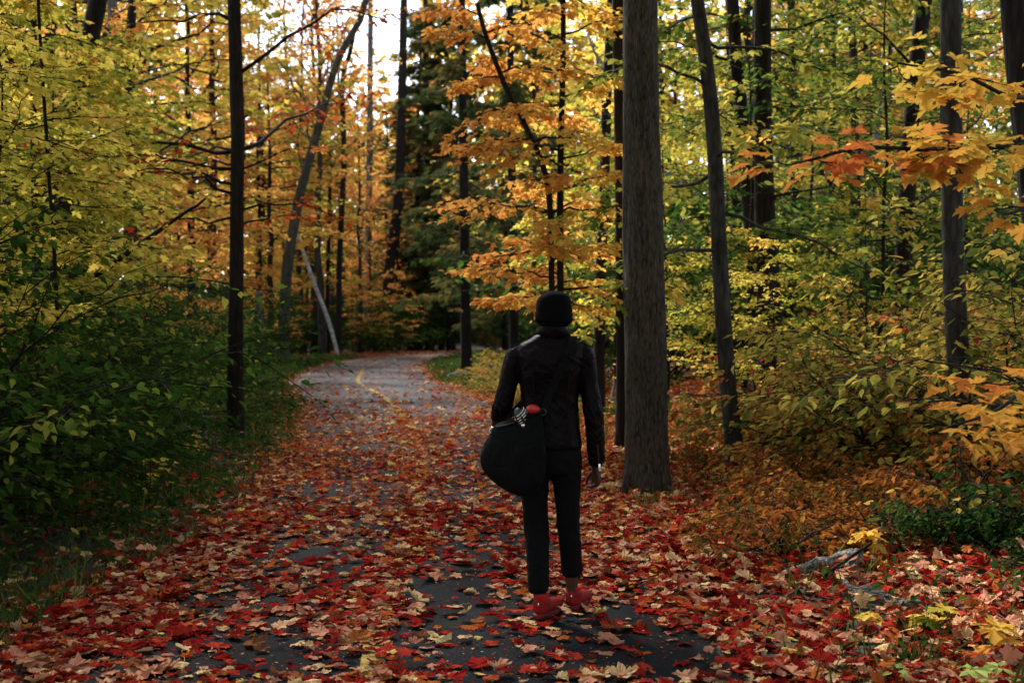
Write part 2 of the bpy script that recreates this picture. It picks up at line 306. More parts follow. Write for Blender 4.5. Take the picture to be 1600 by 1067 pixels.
# ------------------------------------------------------------------ trees
def grow(r, path, rad, nl, t0, t1, llen, elev=(.1, .7), S=8, sub=.55, nleaf=16, lsize=.09, droop=.35, az=None, tilt=.45, k=5, spread=.05, lev=-.25, tfn=None):
    """limbs, sub-branches and leaves along a trunk path -> wood (V,F), leaf arrays P,D,N,size,tint"""
    path = np.asarray(path, float); rad = np.asarray(rad, float); n = len(path)
    t = np.sort(np.clip(np.linspace(t0, t1, nl) + r.normal(0, .5 / max(nl, 1) * (t1 - t0), nl), t0, t1)); q = t * (n - 1)
    idx = np.clip(q.astype(int), 0, n - 2); fr = (q - idx)[:, None]
    p0 = path[idx] * (1 - fr) + path[idx + 1] * fr; r0 = rad[idx] * (1 - fr[:, 0]) + rad[idx + 1] * fr[:, 0]
    a = (np.arange(nl) * 2.399 + r.uniform(0, 6.28) + r.normal(0, .4, nl)) if az is None else r.uniform(az[0], az[1], nl)
    tt = (t - t0) / max(t1 - t0, 1e-6)
    L = (llen(tt) if callable(llen) else np.full(nl, llen)) * r.uniform(.7, 1.2, nl)
    e = r.uniform(elev[0], elev[1], nl)
    h = np.stack([np.cos(a), np.sin(a), 0 * a], 1); m = 8; s = np.linspace(0, 1, m)
    lim = p0[:, None] + L[:, None, None] * (s[None, :, None] * (np.cos(e)[:, None, None] * h[:, None] + np.sin(e)[:, None, None] * np.array([0, 0, 1.]))
                                           - droop * .5 * (s ** 2)[None, :, None] * np.array([0, 0, 1.]))
    lim += np.cumsum(r.normal(0, .028, lim.shape) * L[:, None, None] * (s > 0)[None, :, None], 1)
    lr = np.minimum(r0 * .5, .004 + .011 * L)[:, None] * (1 - .82 * s)[None]
    wood = [tubes(lim, np.maximum(lr, .0025), k)]
    # sub-branches
    sj = np.linspace(.22, 1., S)[None] + r.uniform(-.05, .05, (nl, S)); sj = np.clip(sj, .1, .999)
    q = sj * (m - 1); i = q.astype(int); f = (q - i)[..., None]
    li = np.arange(nl)[:, None]
    b0 = lim[li, i] * (1 - f) + lim[li, np.minimum(i + 1, m - 1)] * f
    tg = norm(lim[li, np.minimum(i + 1, m - 1)] - lim[li, i])
    ang = np.where(np.arange(S) % 2 == 0, 1, -1)[None] * r.uniform(.5, 1.15, (nl, S)) * (1.05 - .6 * sj)
    c, sn = np.cos(ang), np.sin(ang)
    bd = norm(np.stack([tg[..., 0] * c - tg[..., 1] * sn, tg[..., 0] * sn + tg[..., 1] * c, tg[..., 2] * .6 + r.normal(0, .16, (nl, S))], -1))
    bl = sub * (L[:, None] ** .8) * (1.1 - .55 * sj) * r.uniform(.7, 1.2, (nl, S)); m2 = 5; s2 = np.linspace(0, 1, m2)
    sb = b0[..., None, :] + bl[..., None, None] * (s2[None, None, :, None] * bd[..., None, :] - droop * .4 * (s2 ** 2)[None, None, :, None] * np.array([0, 0, 1.]))
    sb += np.cumsum(r.normal(0, .03, sb.shape) * bl[..., None, None] * (s2 > 0)[None, None, :, None], 2)
    sb = sb.reshape(-1, m2, 3); br = (np.minimum(.0035 + .004 * bl.ravel(), .012))[:, None] * (1 - .7 * s2)[None]
    wood.append(tubes(sb, br, 3, cap=False))
    # leaves
    B = len(sb); u = np.clip((np.arange(nleaf)[None] + r.uniform(0, 1, (B, nleaf))) / nleaf, 0, .999); q = u * (m2 - 1); i = q.astype(int); f = (q - i)[..., None]; bi = np.arange(B)[:, None]
    P = sb[bi, i] * (1 - f) + sb[bi, np.minimum(i + 1, m2 - 1)] * f; T = norm(sb[bi, np.minimum(i + 1, m2 - 1)] - sb[bi, i])
    sa = np.where(r.random((B, nleaf)) < .5, 1, -1) * r.uniform(.3, 1.5, (B, nleaf)); c, sn = np.cos(sa), np.sin(sa)
    D = np.stack([T[..., 0] * c - T[..., 1] * sn, T[..., 0] * sn + T[..., 1] * c, lev + r.normal(0, .3, (B, nleaf))], -1)
    D = norm(D).reshape(-1, 3); P = P.reshape(-1, 3) + D * spread + r.normal(0, spread * .5, (B * nleaf, 3))
    Nn = norm(np.stack([r.normal(0, tilt, len(P)), r.normal(0, tilt, len(P)), np.ones(len(P))], 1))
    lt = r.random(nl); tint = .45 * np.repeat(lt, S * nleaf) + .2 * np.repeat(r.random(B), nleaf) + .35 * r.random(len(P))
    tint = np.clip((tint - .5) * 1.5 + .5, 0, 1)
    if tfn is not None: tint = tfn(P, tint, r)
    size = lsize * r.uniform(.65, 1.25, len(P))
    return join(*wood), (P, D, Nn, size, tint)
def thin(leafs, keep):
    return tuple(a[keep] for a in leafs)
M_BENDS = [bend(MAPLE_MID, -.25, .1, -.3), bend(MAPLE_MID, .2, -.25, -.4, .2), bend(MAPLE_MID, -.5, .0, -.1, -.2)]
H_BENDS = [bend(MAPLE_HI, -.2, .12, -.35, .1, .05, 1), bend(MAPLE_HI, .15, -.22, -.5, .25, .06, 2), bend(MAPLE_HI, -.45, .05, -.15, -.25, .06, 3), bend(MAPLE_HI, .25, .15, -.6, .1, .08, 4)]
O_BENDS = [OVATE, bend(OVATE, -.2, .3, -.4, .2), bend(OVATE, .1, -.2, -.3, -.3)]

def px_path(pts, Y, H, lean=None, n=26, r=None):
    """trunk path through picture points at depth Y, carried on up to height H"""
    W = np.array([at(u, v, Y) for u, v in pts]); W = W[np.argsort(W[:, 2])]
    W[0, 2] = min(W[0, 2], gz(W[0, 0], W[0, 1])) - .12 if len(pts) else 0
    d = W[-1] - W[-2]; d = d / max(d[2], .1)
    if W[-1, 2] < H:
        tip = W[-1] + np.array([d[0] * .7, 0, 1]) * (H - W[-1, 2]); W = np.vstack([W, (W[-1] + tip) / 2 + (0, .1, 0), tip])
    P = catmull(W, 10); zz = np.linspace(0, 1, n) ** 1.15
    c = np.concatenate([[0], np.cumsum(np.linalg.norm(np.diff(P, axis=0), axis=1))]); c /= c[-1]
    return np.stack([np.interp(zz, c, P[:, i]) for i in range(3)], 1)
def trunk_rad(P, Y, widths, flare=1.25, tipr=.02):
    """radius along the path from pixel widths given from the base to the top of the picture"""
    h = P[:, 2] - P[0, 2]; top = max(CAM_H + HOR / FPX * Y - P[0, 2], 1.0)
    w = np.array(widths, float) / FPX * Y / 2; hw = np.linspace(0, top, len(w))
    rr = np.interp(h, hw, w); up = h > top
    rr[up] = w[-1] + (tipr - w[-1]) * (h[up] - top) / max(h[-1] - top, .1)
    rr *= 1 + (flare - 1) * np.exp(-h / max(.5 * w[0] * 4, .12)); return np.maximum(rr, tipr * .5)
def trunk_mesh(r, P, rad, k=16, ridges=0, rough=.06, dense=1):
    if dense > 1:
        t = np.linspace(0, 1, len(P)); t2 = np.linspace(0, 1, len(P) * dense); P = np.stack([np.interp(t2, t, P[:, i]) for i in range(3)], 1); rad = np.interp(t2, t, rad)
    n = len(P); zz = np.concatenate([[0], np.cumsum(np.linalg.norm(np.diff(P, axis=0), axis=1))]); th = np.arange(k) / k * 6.2832
    TH, ZZ = np.meshgrid(th, zz)
    g = 1 + rough * (vnoise(np.cos(TH) * 2 + 9, ZZ * 1.2 + np.sin(TH) * 2 + r.uniform(0, 50), .8, 2) - .5) * 2
    if ridges: g = g + ridges * (np.abs(vnoise(TH * 14 + .5 * np.sin(ZZ * 3), ZZ * 3.2, 1., 4) - .5) - .25)
    flare = np.exp(-ZZ / .3) * (.2 if ridges > .08 else .14) * np.cos(5 * TH + r.uniform(0, 6)); g = g + flare * (rad[0] > .06)
    return tubes(P[None], rad[None], k, ridge=g[None])
def sstem(nm): return nm
def tree(name, label, Y, pts, widths, H, bark, crown=None, leafm=None, tpl=None, seed=0, group=None, k=12, ridges=0, flare=1.25, cat="tree", dense=1, extra=None, keep=None):
    r = np.random.default_rng(seed + 100); P = px_path(pts, Y, H); rad = trunk_rad(P, Y, widths, flare)
    base = np.array([P[0, 0], P[0, 1], P[0, 2] + .12]); e = empty(name, base, label, cat, group)
    tm = [trunk_mesh(r, P, rad, k, ridges, dense=dense)]; lf = []
    for c in (crown if isinstance(crown, list) else [crown] if crown else []):
        w, l = grow(r, P, rad, **c); tm.append(w); lf.append(l)
    mk("trunk", *join(*tm), bark, e, smooth=True, off=base)
    if lf:
        l = tuple(np.concatenate(z) for z in zip(*lf))
        if keep is not None: l = thin(l, keep(l[0]))
        V, F, T = leaves_multi(*l, tpl or M_BENDS); mk("crown", V, F, leafm, e, tint=T, off=base)
    return e, P, rad
cone = lambda a, b: (lambda t: a + (b - a) * t)
belly = lambda a, mid, b: (lambda t: np.where(t < .4, a + (mid - a) * t / .4, mid + (b - mid) * (t - .4) / .6))

# --- right side, by hand
tree("oak_tree", "thickest trunk, grey-brown furrowed bark, standing right beside the path behind the person's arm", 12.2, [(1011, 772), (1009, 600), (1006, 400), (1001, 150), (1000, 0)],
     [64, 64, 66, 65, 60, 56, 54], 16, B_OAK, dict(nl=30, t0=.5, t1=.98, llen=cone(5, 1.8), nleaf=16, S=10, lsize=.18), L_YELGREEN, [MAPLE_FAR], 1, k=72, ridges=.09, flare=1.28, dense=8)
tree("forest_tree", "nearly black trunk showing along the left edge of the thickest trunk", 16.5, [(976, 640), (973, 300), (967, 0)], [26, 25, 24], 15, B_DARK,
     dict(nl=16, t0=.45, t1=.98, llen=cone(3, 1.2), nleaf=9, lsize=.12), L_YELGREEN, [MAPLE_FAR], 2)
tree("forest_tree", "slender dark trunk between the orange maple and the thickest trunk", 22, [(936, 610), (938, 450), (944, 290), (948, 150), (955, 0)], [19, 17, 16, 14], 14, B_DARK,
     dict(nl=16, t0=.45, t1=.98, llen=cone(3, 1.2), nleaf=9, lsize=.12), L_YELLOW, [MAPLE_FAR], 3)
tree("forest_tree", "slim grey trunk curving gently to the left, just right of the thickest trunk", 13.4, [(1154, 752), (1144, 660), (1131, 520), (1123, 380), (1116, 230), (1103, 100), (1088, 0)],
     [31, 27, 26, 25, 24, 23, 21], 13, B_GREY, [dict(nl=14, t0=.5, t1=.98, llen=cone(2.6, 1), nleaf=10, lsize=.11), dict(nl=8, t0=.24, t1=.44, llen=1.6, nleaf=8, lsize=.115, S=7, elev=(-.1, .3))],
     L_YELGREEN, M_BENDS, 4, k=24, dense=3, ridges=.05)
tree("forest_tree", "thick black trunk rising behind the shrub bank, wider of the two dark neighbours", 17, [(1206, 660), (1203, 500), (1195, 350), (1190, 150), (1190, 0)], [46, 41, 33, 28, 26], 15, B_DARK,
     [dict(nl=16, t0=.45, t1=.98, llen=cone(3, 1.2), nleaf=9, lsize=.12), dict(nl=6, t0=.2, t1=.4, llen=1.8, nleaf=9, lsize=.09, S=7, elev=(-.1, .3))], L_YELGREEN, M_BENDS, 5, k=20)
tree("forest_tree", "thin black trunk leaning left, close beside the wider black trunk", 18.5, [(1192, 640), (1180, 450), (1165, 260), (1150, 100), (1143, 0)], [26, 24, 22, 20], 13, B_DARK,
     dict(nl=14, t0=.45, t1=.98, llen=cone(2.5, 1), nleaf=9, lsize=.11), L_YELGREEN, [MAPLE_FAR], 6)
tree("forest_tree", "thin straight black trunk right of the two dark neighbours, above the shrub bank", 26, [(1246, 570), (1240, 230), (1235, 30), (1234, -60)], [15, 13, 12], 13, B_DARK,
     dict(nl=14, t0=.4, t1=.98, llen=cone(2.5, 1), nleaf=9, lsize=.12), L_YELLOW, [MAPLE_FAR], 7)
tree("forest_tree", "black trunk leaning right between the shrub bank and the pale grey trunk", 17.5, [(1404, 610), (1412, 400), (1419, 250), (1430, 100), (1446, -50)], [31, 28, 27, 25, 24], 15, B_DARK,
     [dict(nl=16, t0=.45, t1=.98, llen=cone(3, 1.2), nleaf=9, lsize=.12), dict(nl=4, t0=.24, t1=.4, llen=1.6, nleaf=4, lsize=.09, S=6)], L_YELGREEN, M_BENDS, 8, k=16)
tree("forest_tree", "straight pale grey trunk with smooth bark rising out of the shrubs near the right side", 11.3, [(1510, 806), (1500, 620), (1489, 400), (1485, 200), (1483, 0)], [40, 36, 34, 33, 32, 32], 13, B_GREY,
     dict(nl=14, t0=.5, t1=.98, llen=cone(2.6, 1), nleaf=10, lsize=.12), L_YELLOW, [MAPLE_FAR], 9, k=28, dense=3, ridges=.04)
tree("forest_tree", "thin dark trunk far behind the shrub bank, left one of a close pair", 31, [(1298, 545), (1297, 280), (1300, 60), (1302, 0)], [15, 13, 12], 14, B_DARK, dict(nl=14, t0=.4, t1=.98, llen=cone(2.5, 1), nleaf=9, lsize=.13), L_ORANGE, [MAPLE_FAR], 10)
tree("forest_tree", "thin dark trunk far behind the shrub bank, right one of a close pair", 30, [(1330, 545), (1335, 200), (1329, 30), (1328, 0)], [16, 14, 12], 14, B_DARK, dict(nl=14, t0=.4, t1=.98, llen=cone(2.5, 1), nleaf=9, lsize=.13), L_YELLOW, [MAPLE_FAR], 11)
tree("dead_snag", "pale leaning dead trunk without bark, far off left of the right-leaning black trunk", 34, [(1335, 480), (1362, 260), (1382, 130)], [12, 10, 8], 7.6, B_PALE, dict(nl=4, t0=.5, t1=.95, llen=.8, nleaf=1, lsize=.02, S=3), L_RUST, [OVATE_FAR], 12)

# --- left side
tree("red_maple", "slim black trunk standing alone at the left verge, one bare limb reaching left", 17.5, [(368, 694), (368, 550), (370, 400), (371, 300), (373, 195), (373, 180), (371, 160), (369, 80), (367, 0)],
     [28, 25, 23, 22, 21, 21, 20], 11, B_DARK, [dict(nl=16, t0=.42, t1=.97, llen=cone(2.2, 1), nleaf=9, lsize=.10, tilt=.4), dict(nl=7, t0=.34, t1=.42, llen=1.9, nleaf=3, lsize=.1, S=6, az=(2.5, 3.9), elev=(.0, .4)),
      dict(nl=3, t0=.3, t1=.4, llen=1.4, nleaf=5, lsize=.1, S=6, az=(-.6, .7), elev=(.1, .5))], L_REDORANGE, M_BENDS, 13, k=24, dense=4, ridges=.05)
tree("leaning_tree", "tall dark tree leaning right over the bend, forked and half bare, ivy on its trunk", 50, [(440, 556), (446, 450), (455, 380), (470, 300), (497, 205), (525, 105), (548, 60), (565, 30), (577, -20)],
     [19, 17, 17, 15, 13, 11, 10], 16.5, B_MOSS, [dict(nl=9, t0=.5, t1=.9, llen=3.2, nleaf=2, lsize=.12, S=8, sub=.5, elev=(.5, 1.1), droop=0., az=(1.9, 4.6)), dict(nl=9, t0=.5, t1=.98, llen=2.6, nleaf=3, lsize=.12, S=7, elev=(.5, 1.1), droop=0.)],
     L_ORANGE, [MAPLE_FAR], 14, k=12)
tree("dead_birch", "thin white dead birch trunk leaning left beside the bend of the path", 64, [(531, 556), (513, 500), (490, 440), (463, 362)], [6, 6, 5, 4], 5.9, B_BIRCH, None, seed=15, flare=1.05)
tree("forest_tree", "thin crooked dark trunk right of the leaning tree at the bend", 66, [(528, 553), (531, 400), (538, 250), (535, 130), (545, 95)], [10, 9, 8, 6], 17, B_DARK, dict(nl=12, t0=.4, t1=.98, llen=2.5, nleaf=3, lsize=.14, elev=(.4, 1.)), L_ORANGE, [MAPLE_FAR], 16)
tree("forest_tree", "pale grey straight trunk behind the middle of the bend", 80, [(573, 547), (577, 300), (580, 0)], [12, 10, 8], 25, B_PALE, dict(nl=14, t0=.4, t1=.98, llen=3.4, nleaf=3, lsize=.14, elev=(.4, 1.)), L_YELLOW, [MAPLE_FAR], 17)
tree("forest_tree", "thick dark trunk leaning slightly right behind the far edge of the bend", 78, [(598, 548), (611, 400), (624, 280), (632, 0)], [19, 16, 14, 11], 25, B_DARK, [dict(nl=20, t0=.4, t1=.98, llen=3, nleaf=5, lsize=.16, elev=(-.1, .6))], L_CEDAR, [SPRAY], 18)
tree("forest_tree", "spindly dark trunk between the white dead birch and the crooked trunk", 69, [(512, 552), (512, 450), (515, 330), (517, 250)], [7, 6, 5], 11, B_DARK, dict(nl=12, t0=.5, t1=.98, llen=2, nleaf=6, lsize=.14), L_ORANGE, [MAPLE_FAR], 19)
tree("forest_tree", "thick crooked dark trunk leaning right among the yellow leaves, upper left", 20, [(94, 620), (100, 330), (112, 230), (130, 120), (160, -20)], [34, 30, 30, 28], 12, B_DARK,
     [dict(nl=16, t0=.42, t1=.98, llen=cone(3, 1.2), nleaf=10, lsize=.11)], L_YELLOW, M_BENDS, 20, k=16)
tree("forest_tree", "straight pale grey trunk behind the yellow leaves, right of the crooked dark trunk", 34, [(177, 560), (178, 300), (178, 0)], [18, 16, 15], 17, B_PALE, dict(nl=16, t0=.4, t1=.98, llen=cone(3.4, 1.2), nleaf=9, lsize=.13), L_ORANGE, [MAPLE_FAR], 21)
tree("forest_tree", "dark straight trunk closest to the left edge of the photo", 22, [(10, 620), (18, 250), (15, 0)], [27, 24, 22], 14, B_DARK, dict(nl=16, t0=.42, t1=.98, llen=cone(3, 1.2), nleaf=10, lsize=.12), L_YELLOW, [MAPLE_FAR], 22)
tree("maple_sapling", "thin dark sapling stem with yellow-green leaves, nearest on the left", 12.2, [(92, 740), (90, 500), (76, 250), (62, 0)], [8, 7, 6, 5], 5.6, B_DARK,
     [dict(nl=20, t0=.45, t1=.99, llen=cone(1.5, .6), nleaf=8, lsize=.085, S=7, elev=(-.1, .5))], L_YELLOW, M_BENDS, 23, k=8)
tree("forest_tree", "short dark trunk between the left edge trunk and the crooked trunk", 18, [(58, 600), (56, 400), (54, 150), (56, 0)], [12, 11, 9], 9, B_DARK, dict(nl=14, t0=.4, t1=.98, llen=cone(2, .8), nleaf=9, lsize=.1), L_YELGREEN, M_BENDS, 24)
tree("forest_tree", "dark trunk half hidden in yellow leaves, left of the slim black verge trunk", 27, [(203, 560), (200, 330), (206, 100), (210, 0)], [15, 13, 12], 14, B_DARK, dict(nl=16, t0=.38, t1=.98, llen=cone(3, 1.2), nleaf=10, lsize=.12), L_ORANGE, [MAPLE_FAR], 25)
# dark cedars behind the bend
def cedar(name, label, Y, u, base_v, H, w, spread, seed, z0=.2, grp=None, pts=None):
    tree(name, label, Y, pts or [(u + 4, base_v), (u, 300), (u - 3, 0)], [w, w * .85, w * .6], H, B_DARK, [dict(nl=52, t0=z0, t1=.99, llen=cone(spread, .5), elev=(-.35, .15), S=9, sub=.45, nleaf=9, lsize=.34, droop=.3, tilt=.5, lev=-.5)],
         L_CEDAR, [SPRAY], seed, group=grp)
cedar("cedar_tree", "dark green cedar with its bare lower trunk at the inside of the bend, tallest conifer", 40, 725, 552, 19, 17, 2.3, 30)
cedar("cedar_tree", "dark cedar behind the far edge of the bend, left of the tallest conifer", 84, 668, 546, 26, 13, 3.4, 31, .25)
cedar("cedar_tree", "dark cedar hidden behind the orange maple, right of the tallest conifer", 46, 800, 548, 18, 15, 2.6, 32, .2)
#cedar("cedar_tree", "low dark cedar behind the slim black verge trunk", 30, 395, 560, 4.0, 8, .8, 33, .1, pts=[(396, 590), (395, 480), (395, 370)])
# the orange maple beyond the person: two stems
def orange_maple():
    r = np.random.default_rng(77); Y = 16.0
    base = np.array([at(868, 690, Y)[0], Y, 0]); base[2] = gz(base[0], base[1]); e = empty("orange_maple", base, "two-stemmed young maple with glowing orange leaves, behind the person's head", "tree")
    fl = dict(elev=(-.05, .45), S=9, sub=.5, lsize=.095, tilt=.38)
    lf = []
    for pts, w, H, cr in (([(866, 690), (864, 560), (862, 450), (856, 290), (822, 200), (795, 150), (760, 60)], [11, 10, 9, 7], 5.6, dict(nl=22, t0=.34, t1=.99, llen=cone(1.2, .95), nleaf=10, **fl)),
                          ([(872, 690), (876, 560), (875, 300), (879, 120), (880, 0)], [12, 11, 10, 8], 7.6, dict(nl=38, t0=.3, t1=.99, llen=cone(1.2, 1.15), nleaf=10, **fl))):
        P = px_path(pts, Y, H); rad = trunk_rad(P, Y, w, 1.2); w2, l = grow(r, P, rad, **cr)
        mk("trunk", *join(trunk_mesh(r, P, rad, 10), w2), B_DARK, e, smooth=True, off=base); lf.append(l)
    l = tuple(np.concatenate(z) for z in zip(*lf)); l = (l[0], l[1], l[2], l[3], np.clip(l[4] * .68 + .38 + .12 * (l[0][:, 0] - base[0]), 0, 1))
    V, F, T = leaves_multi(*l, M_BENDS); mk("crown", V, F, L_ORANGE, e, tint=T, off=base)
orange_maple()
# near maple at the right edge, its boughs reaching into the picture
def near_maple():
    r = np.random.default_rng(5); Y = 7.6
    e, P, rad = tree("sugar_maple", "dark trunk at the right edge with big orange-yellow leaf boughs reaching left", Y, [(1655, 960), (1622, 400), (1592, 120), (1580, 0)], [44, 42, 40], 9, B_DARK,
                     dict(nl=10, t0=.6, t1=.97, llen=2, nleaf=7, lsize=.13), L_YELLOW, M_BENDS, 60, k=24, dense=3, ridges=.08)
    base = np.array(e.location)
    def bough(pts, n_sub, sub, nleaf, lo, hi, seed, lsize=.12):
        rr = np.random.default_rng(seed); W = catmull(np.array([at(u, v, y) for u, v, y in pts]), 6); c = np.linspace(0, 1, len(W)); s = np.linspace(0, 1, 14)
        B = np.stack([np.interp(s, c, W[:, i]) for i in range(3)], 1); rad = .012 * (1 - .8 * s) + .002
        wood, l = grow(rr, B, rad, nl=n_sub, t0=.25, t1=1., llen=sub, elev=(-.15, .2), S=4, sub=.4, nleaf=nleaf, lsize=lsize, droop=.1, tilt=.2, lev=-.12, k=4, spread=.07)
        t = np.clip(lo + (hi - lo) * l[4], 0, 1); V, F, T = leaves_multi(l[0], l[1], l[2], l[3], t, H_BENDS)
        b = mk("bough", *join(tubes(B, rad, 6), wood), B_DARK, e, smooth=True, off=base)
        mk("leaves", V, F, L_BOUGH, b, tint=T, off=base)
    bough([(1655, 130, 7.4), (1590, 155, 6.4), (1500, 118, 5.8), (1400, 100, 5.6)], 6, .24, 3, .45, .95, 61, .092)
    bough([(1660, 200, 7.4), (1600, 225, 6.2), (1520, 232, 5.6), (1440, 236, 5.4)], 9, .28, 4, .5, 1.0, 62, .092)
    bough([(1560, 230, 5.9), (1470, 236, 5.6), (1350, 232, 5.4), (1235, 258, 5.3)], 7, .14, 2, .05, .6, 63, .09)
    bough([(1680, 300, 7.4), (1640, 310, 6.0), (1590, 330, 5.5), (1565, 335, 5.3)], 4, .22, 3, .3, .8, 64, .092)
    bough([(1680, 560, 7.4), (1630, 585, 5.8), (1560, 640, 5.2), (1480, 668, 5.0)], 6, .2, 3, .25, .75, 65, .095)
L_BOUGH = leaf_mat("maple_bough_leaves", [(0, (.55, .10, .04)), (.2, (.62, .20, .05)), (.45, (.68, .33, .06)), (.7, (.70, .43, .07)), (1, (.66, .50, .09))], .42, .55, .15, .22)
near_maple()
# ------------------------------------------------------------------ repeated background trees, saplings and shrubs
def kids(o): return [c for c in bpy.data.objects if c.parent == o]
def copy_thing(src, loc, rz, sc):
    c = src.copy(); COL.objects.link(c); c.location = loc; c.rotation_euler = (0, 0, rz); c.scale = sc
    for ch in PK[src.name]:
        d = ch.copy(); COL.objects.link(d); d.parent = c
    return c
PK = {}
class Kind:
    """the first placing moves the prototype itself, later ones copy it"""
    def __init__(s, name, cat, group, build): s.name, s.cat, s.group, s.build = name, cat, group, build; s.protos = []; s.n = 0
PLACED = []
def place(protos, i, x, y, rz, sc, desc, cat, group, z=None):
    p = protos[i % len(protos)]; loc = (x, y, gz(x, y) - .03 if z is None else z)
    if not p.get("used"):
        p["used"] = 1; o = p; o.location = loc; o.rotation_euler = (0, 0, rz); o.scale = (sc,) * 3
    else: o = copy_thing(p, loc, rz, (sc,) * 3)
    o["category"] = cat; o["group"] = group; PLACED.append((o, desc, x, y, loc[2])); return o
def proto_tree(name, H, r0, bark, leafm, tpl, seed, crown, k=8):
    r = np.random.default_rng(seed); n = 18; z = np.linspace(-.15, H, n); P = np.stack([np.cumsum(r.normal(0, .05, n)) * H / 14, np.cumsum(r.normal(0, .05, n)) * H / 14, z], 1); P -= [P[0, 0], P[0, 1], 0]
    rad = r0 * (1 - .85 * np.linspace(0, 1, n)) + r0 * .4 * np.exp(-np.linspace(0, 1, n) * 25)
    e = empty(name, (0, 0, 0)); w, lf = [trunk_mesh(r, P, rad, k)], []
    for c in crown if isinstance(crown, list) else [crown]:
        a, l = grow(r, P, rad, **c); w.append(a); lf.append(l)
    t = mk("trunk", *join(*w), bark, e, smooth=True); l = tuple(np.concatenate(q) for q in zip(*lf))
    V, F, T = leaves_multi(*l, tpl); c = mk("crown", V, F, leafm, e, tint=T); PK[e.name] = [t, c]; return e
def proto_shrub(name, H, leafm, tpl, seed, nl=16, nleaf=10, lsize=.08, S=9, sub=.5, elev=(.5, 1.35), droop=.5, stem=B_DARK, tilt=.55, lev=-.3):
    r = np.random.default_rng(seed); P = np.stack([np.zeros(6), np.zeros(6), np.linspace(-.05, H * .12, 6)], 1); rad = np.full(6, .03)
    w, l = grow(r, P, rad, nl=nl, t0=0, t1=1, llen=H * 1.05, elev=elev, S=S, sub=sub, nleaf=nleaf, lsize=lsize, droop=droop, tilt=tilt, lev=lev)
    ok = l[0][:, 2] > .02; l = thin(l, ok)
    e = empty(name, (0, 0, 0)); t = mk("stems", *join(tubes(P[None], rad[None], 6), w), stem, e, smooth=True); V, F, T = leaves_multi(*l, tpl); c = mk("foliage", V, F, leafm, e, tint=T); PK[e.name] = [t, c]; return e

broad = dict(nl=26, t0=.28, t1=.98, elev=(.0, .7), S=9, nleaf=13, lsize=.17, tilt=.5)
T_GOLD = [proto_tree("golden_maple", 13, .16, B_DARK, L_YELLOW, [MAPLE_FAR], 201 + i, dict(broad, llen=belly(2.2, 3.4, 1.2))) for i in range(2)]
T_ORA = [proto_tree("orange_leaved_tree", 13, .15, B_DARK, L_ORANGE, [MAPLE_FAR], 211 + i, dict(broad, llen=belly(2.2, 3.3, 1.2))) for i in range(2)]
T_YG = [proto_tree("yellow_green_tree", 12, .15, B_DARK, L_YELGREEN, [MAPLE_FAR], 221 + i, dict(broad, t0=.2, llen=belly(2.4, 3.2, 1.2))) for i in range(2)]
T_BARE = [proto_tree("bare_tree", 14, .13, B_GREY, L_ORANGE, [MAPLE_FAR], 231 + i, dict(broad, t0=.4, nl=18, S=9, nleaf=6, lsize=.19, llen=2.5, elev=(.5, 1.1), droop=0.)) for i in range(2)]
T_CED = [proto_tree("cedar_tree", 15, .17, B_DARK, L_CEDAR, [SPRAY], 241 + i, dict(nl=70, t0=.12, t1=.99, llen=cone(2.4, .4), elev=(-.35, .15), S=8, sub=.45, nleaf=8, lsize=.42, droop=.3, lev=-.5)) for i in range(2)]
L_OLIVE = leaf_mat("olive_green_leaves", [(0, (.025, .06, .012)), (.45, (.07, .12, .02)), (.75, (.2, .2, .035)), (1, (.5, .38, .07))], .4)
S_MAPLE = [proto_tree("maple_sapling", 5.2, .035, B_DARK, L_YELLOW, M_BENDS, 251 + i, dict(nl=26, t0=.36, t1=.98, llen=belly(1.2, 1.6, .5), elev=(-.1, .45), S=8, nleaf=8, lsize=.088, tilt=.42)) for i in range(2)]
S_YG = [proto_tree("green_sapling", 5, .035, B_DARK, L_OLIVE, O_BENDS, 261 + i, dict(nl=26, t0=.3, t1=.98, llen=belly(1.3, 1.7, .5), elev=(-.1, .5), S=8, nleaf=9, lsize=.095, tilt=.5)) for i in range(2)]
S_ORA = [proto_tree("orange_sapling", 5, .035, B_DARK, L_ORANGE, M_BENDS, 271 + i, dict(nl=26, t0=.25, t1=.98, llen=belly(1.1, 1.5, .5), elev=(-.1, .45), S=8, nleaf=7, lsize=.09, tilt=.42)) for i in range(2)]
B_GRN = [proto_shrub("green_shrub", 2.3, L_GREEN, O_BENDS, 301 + i, nl=28, nleaf=16, lsize=.08) for i in range(3)]
B_AUT = [proto_shrub("autumn_shrub", 2.2, L_SHRUB, O_BENDS, 311 + i, nl=30, nleaf=12, lsize=.10, droop=.7, elev=(.3, 1.25), tilt=.6) for i in range(3)]
B_RUST = [proto_shrub("rust_shrub", 1.1, L_RUST, O_BENDS, 321 + i, nl=22, nleaf=8, lsize=.105, droop=.5, elev=(.2, 1.2)) for i in range(2)]
B_FAR = [proto_shrub("woodland_bush", 3.0, L_GREEN, [OVATE_FAR], 331 + i, nl=22, nleaf=10, lsize=.16) for i in range(2)]
B_AIRY = [proto_shrub("airy_shrub", 2.4, L_SHRUB, O_BENDS, 351 + i, nl=18, nleaf=6, lsize=.125, S=8, elev=(.3, 1.25), droop=.6, tilt=.5) for i in range(2)]
B_DRK = [proto_shrub("dark_shrub", .75, L_DARK, O_BENDS, 341, nl=22, nleaf=7, lsize=.075, S=8)]

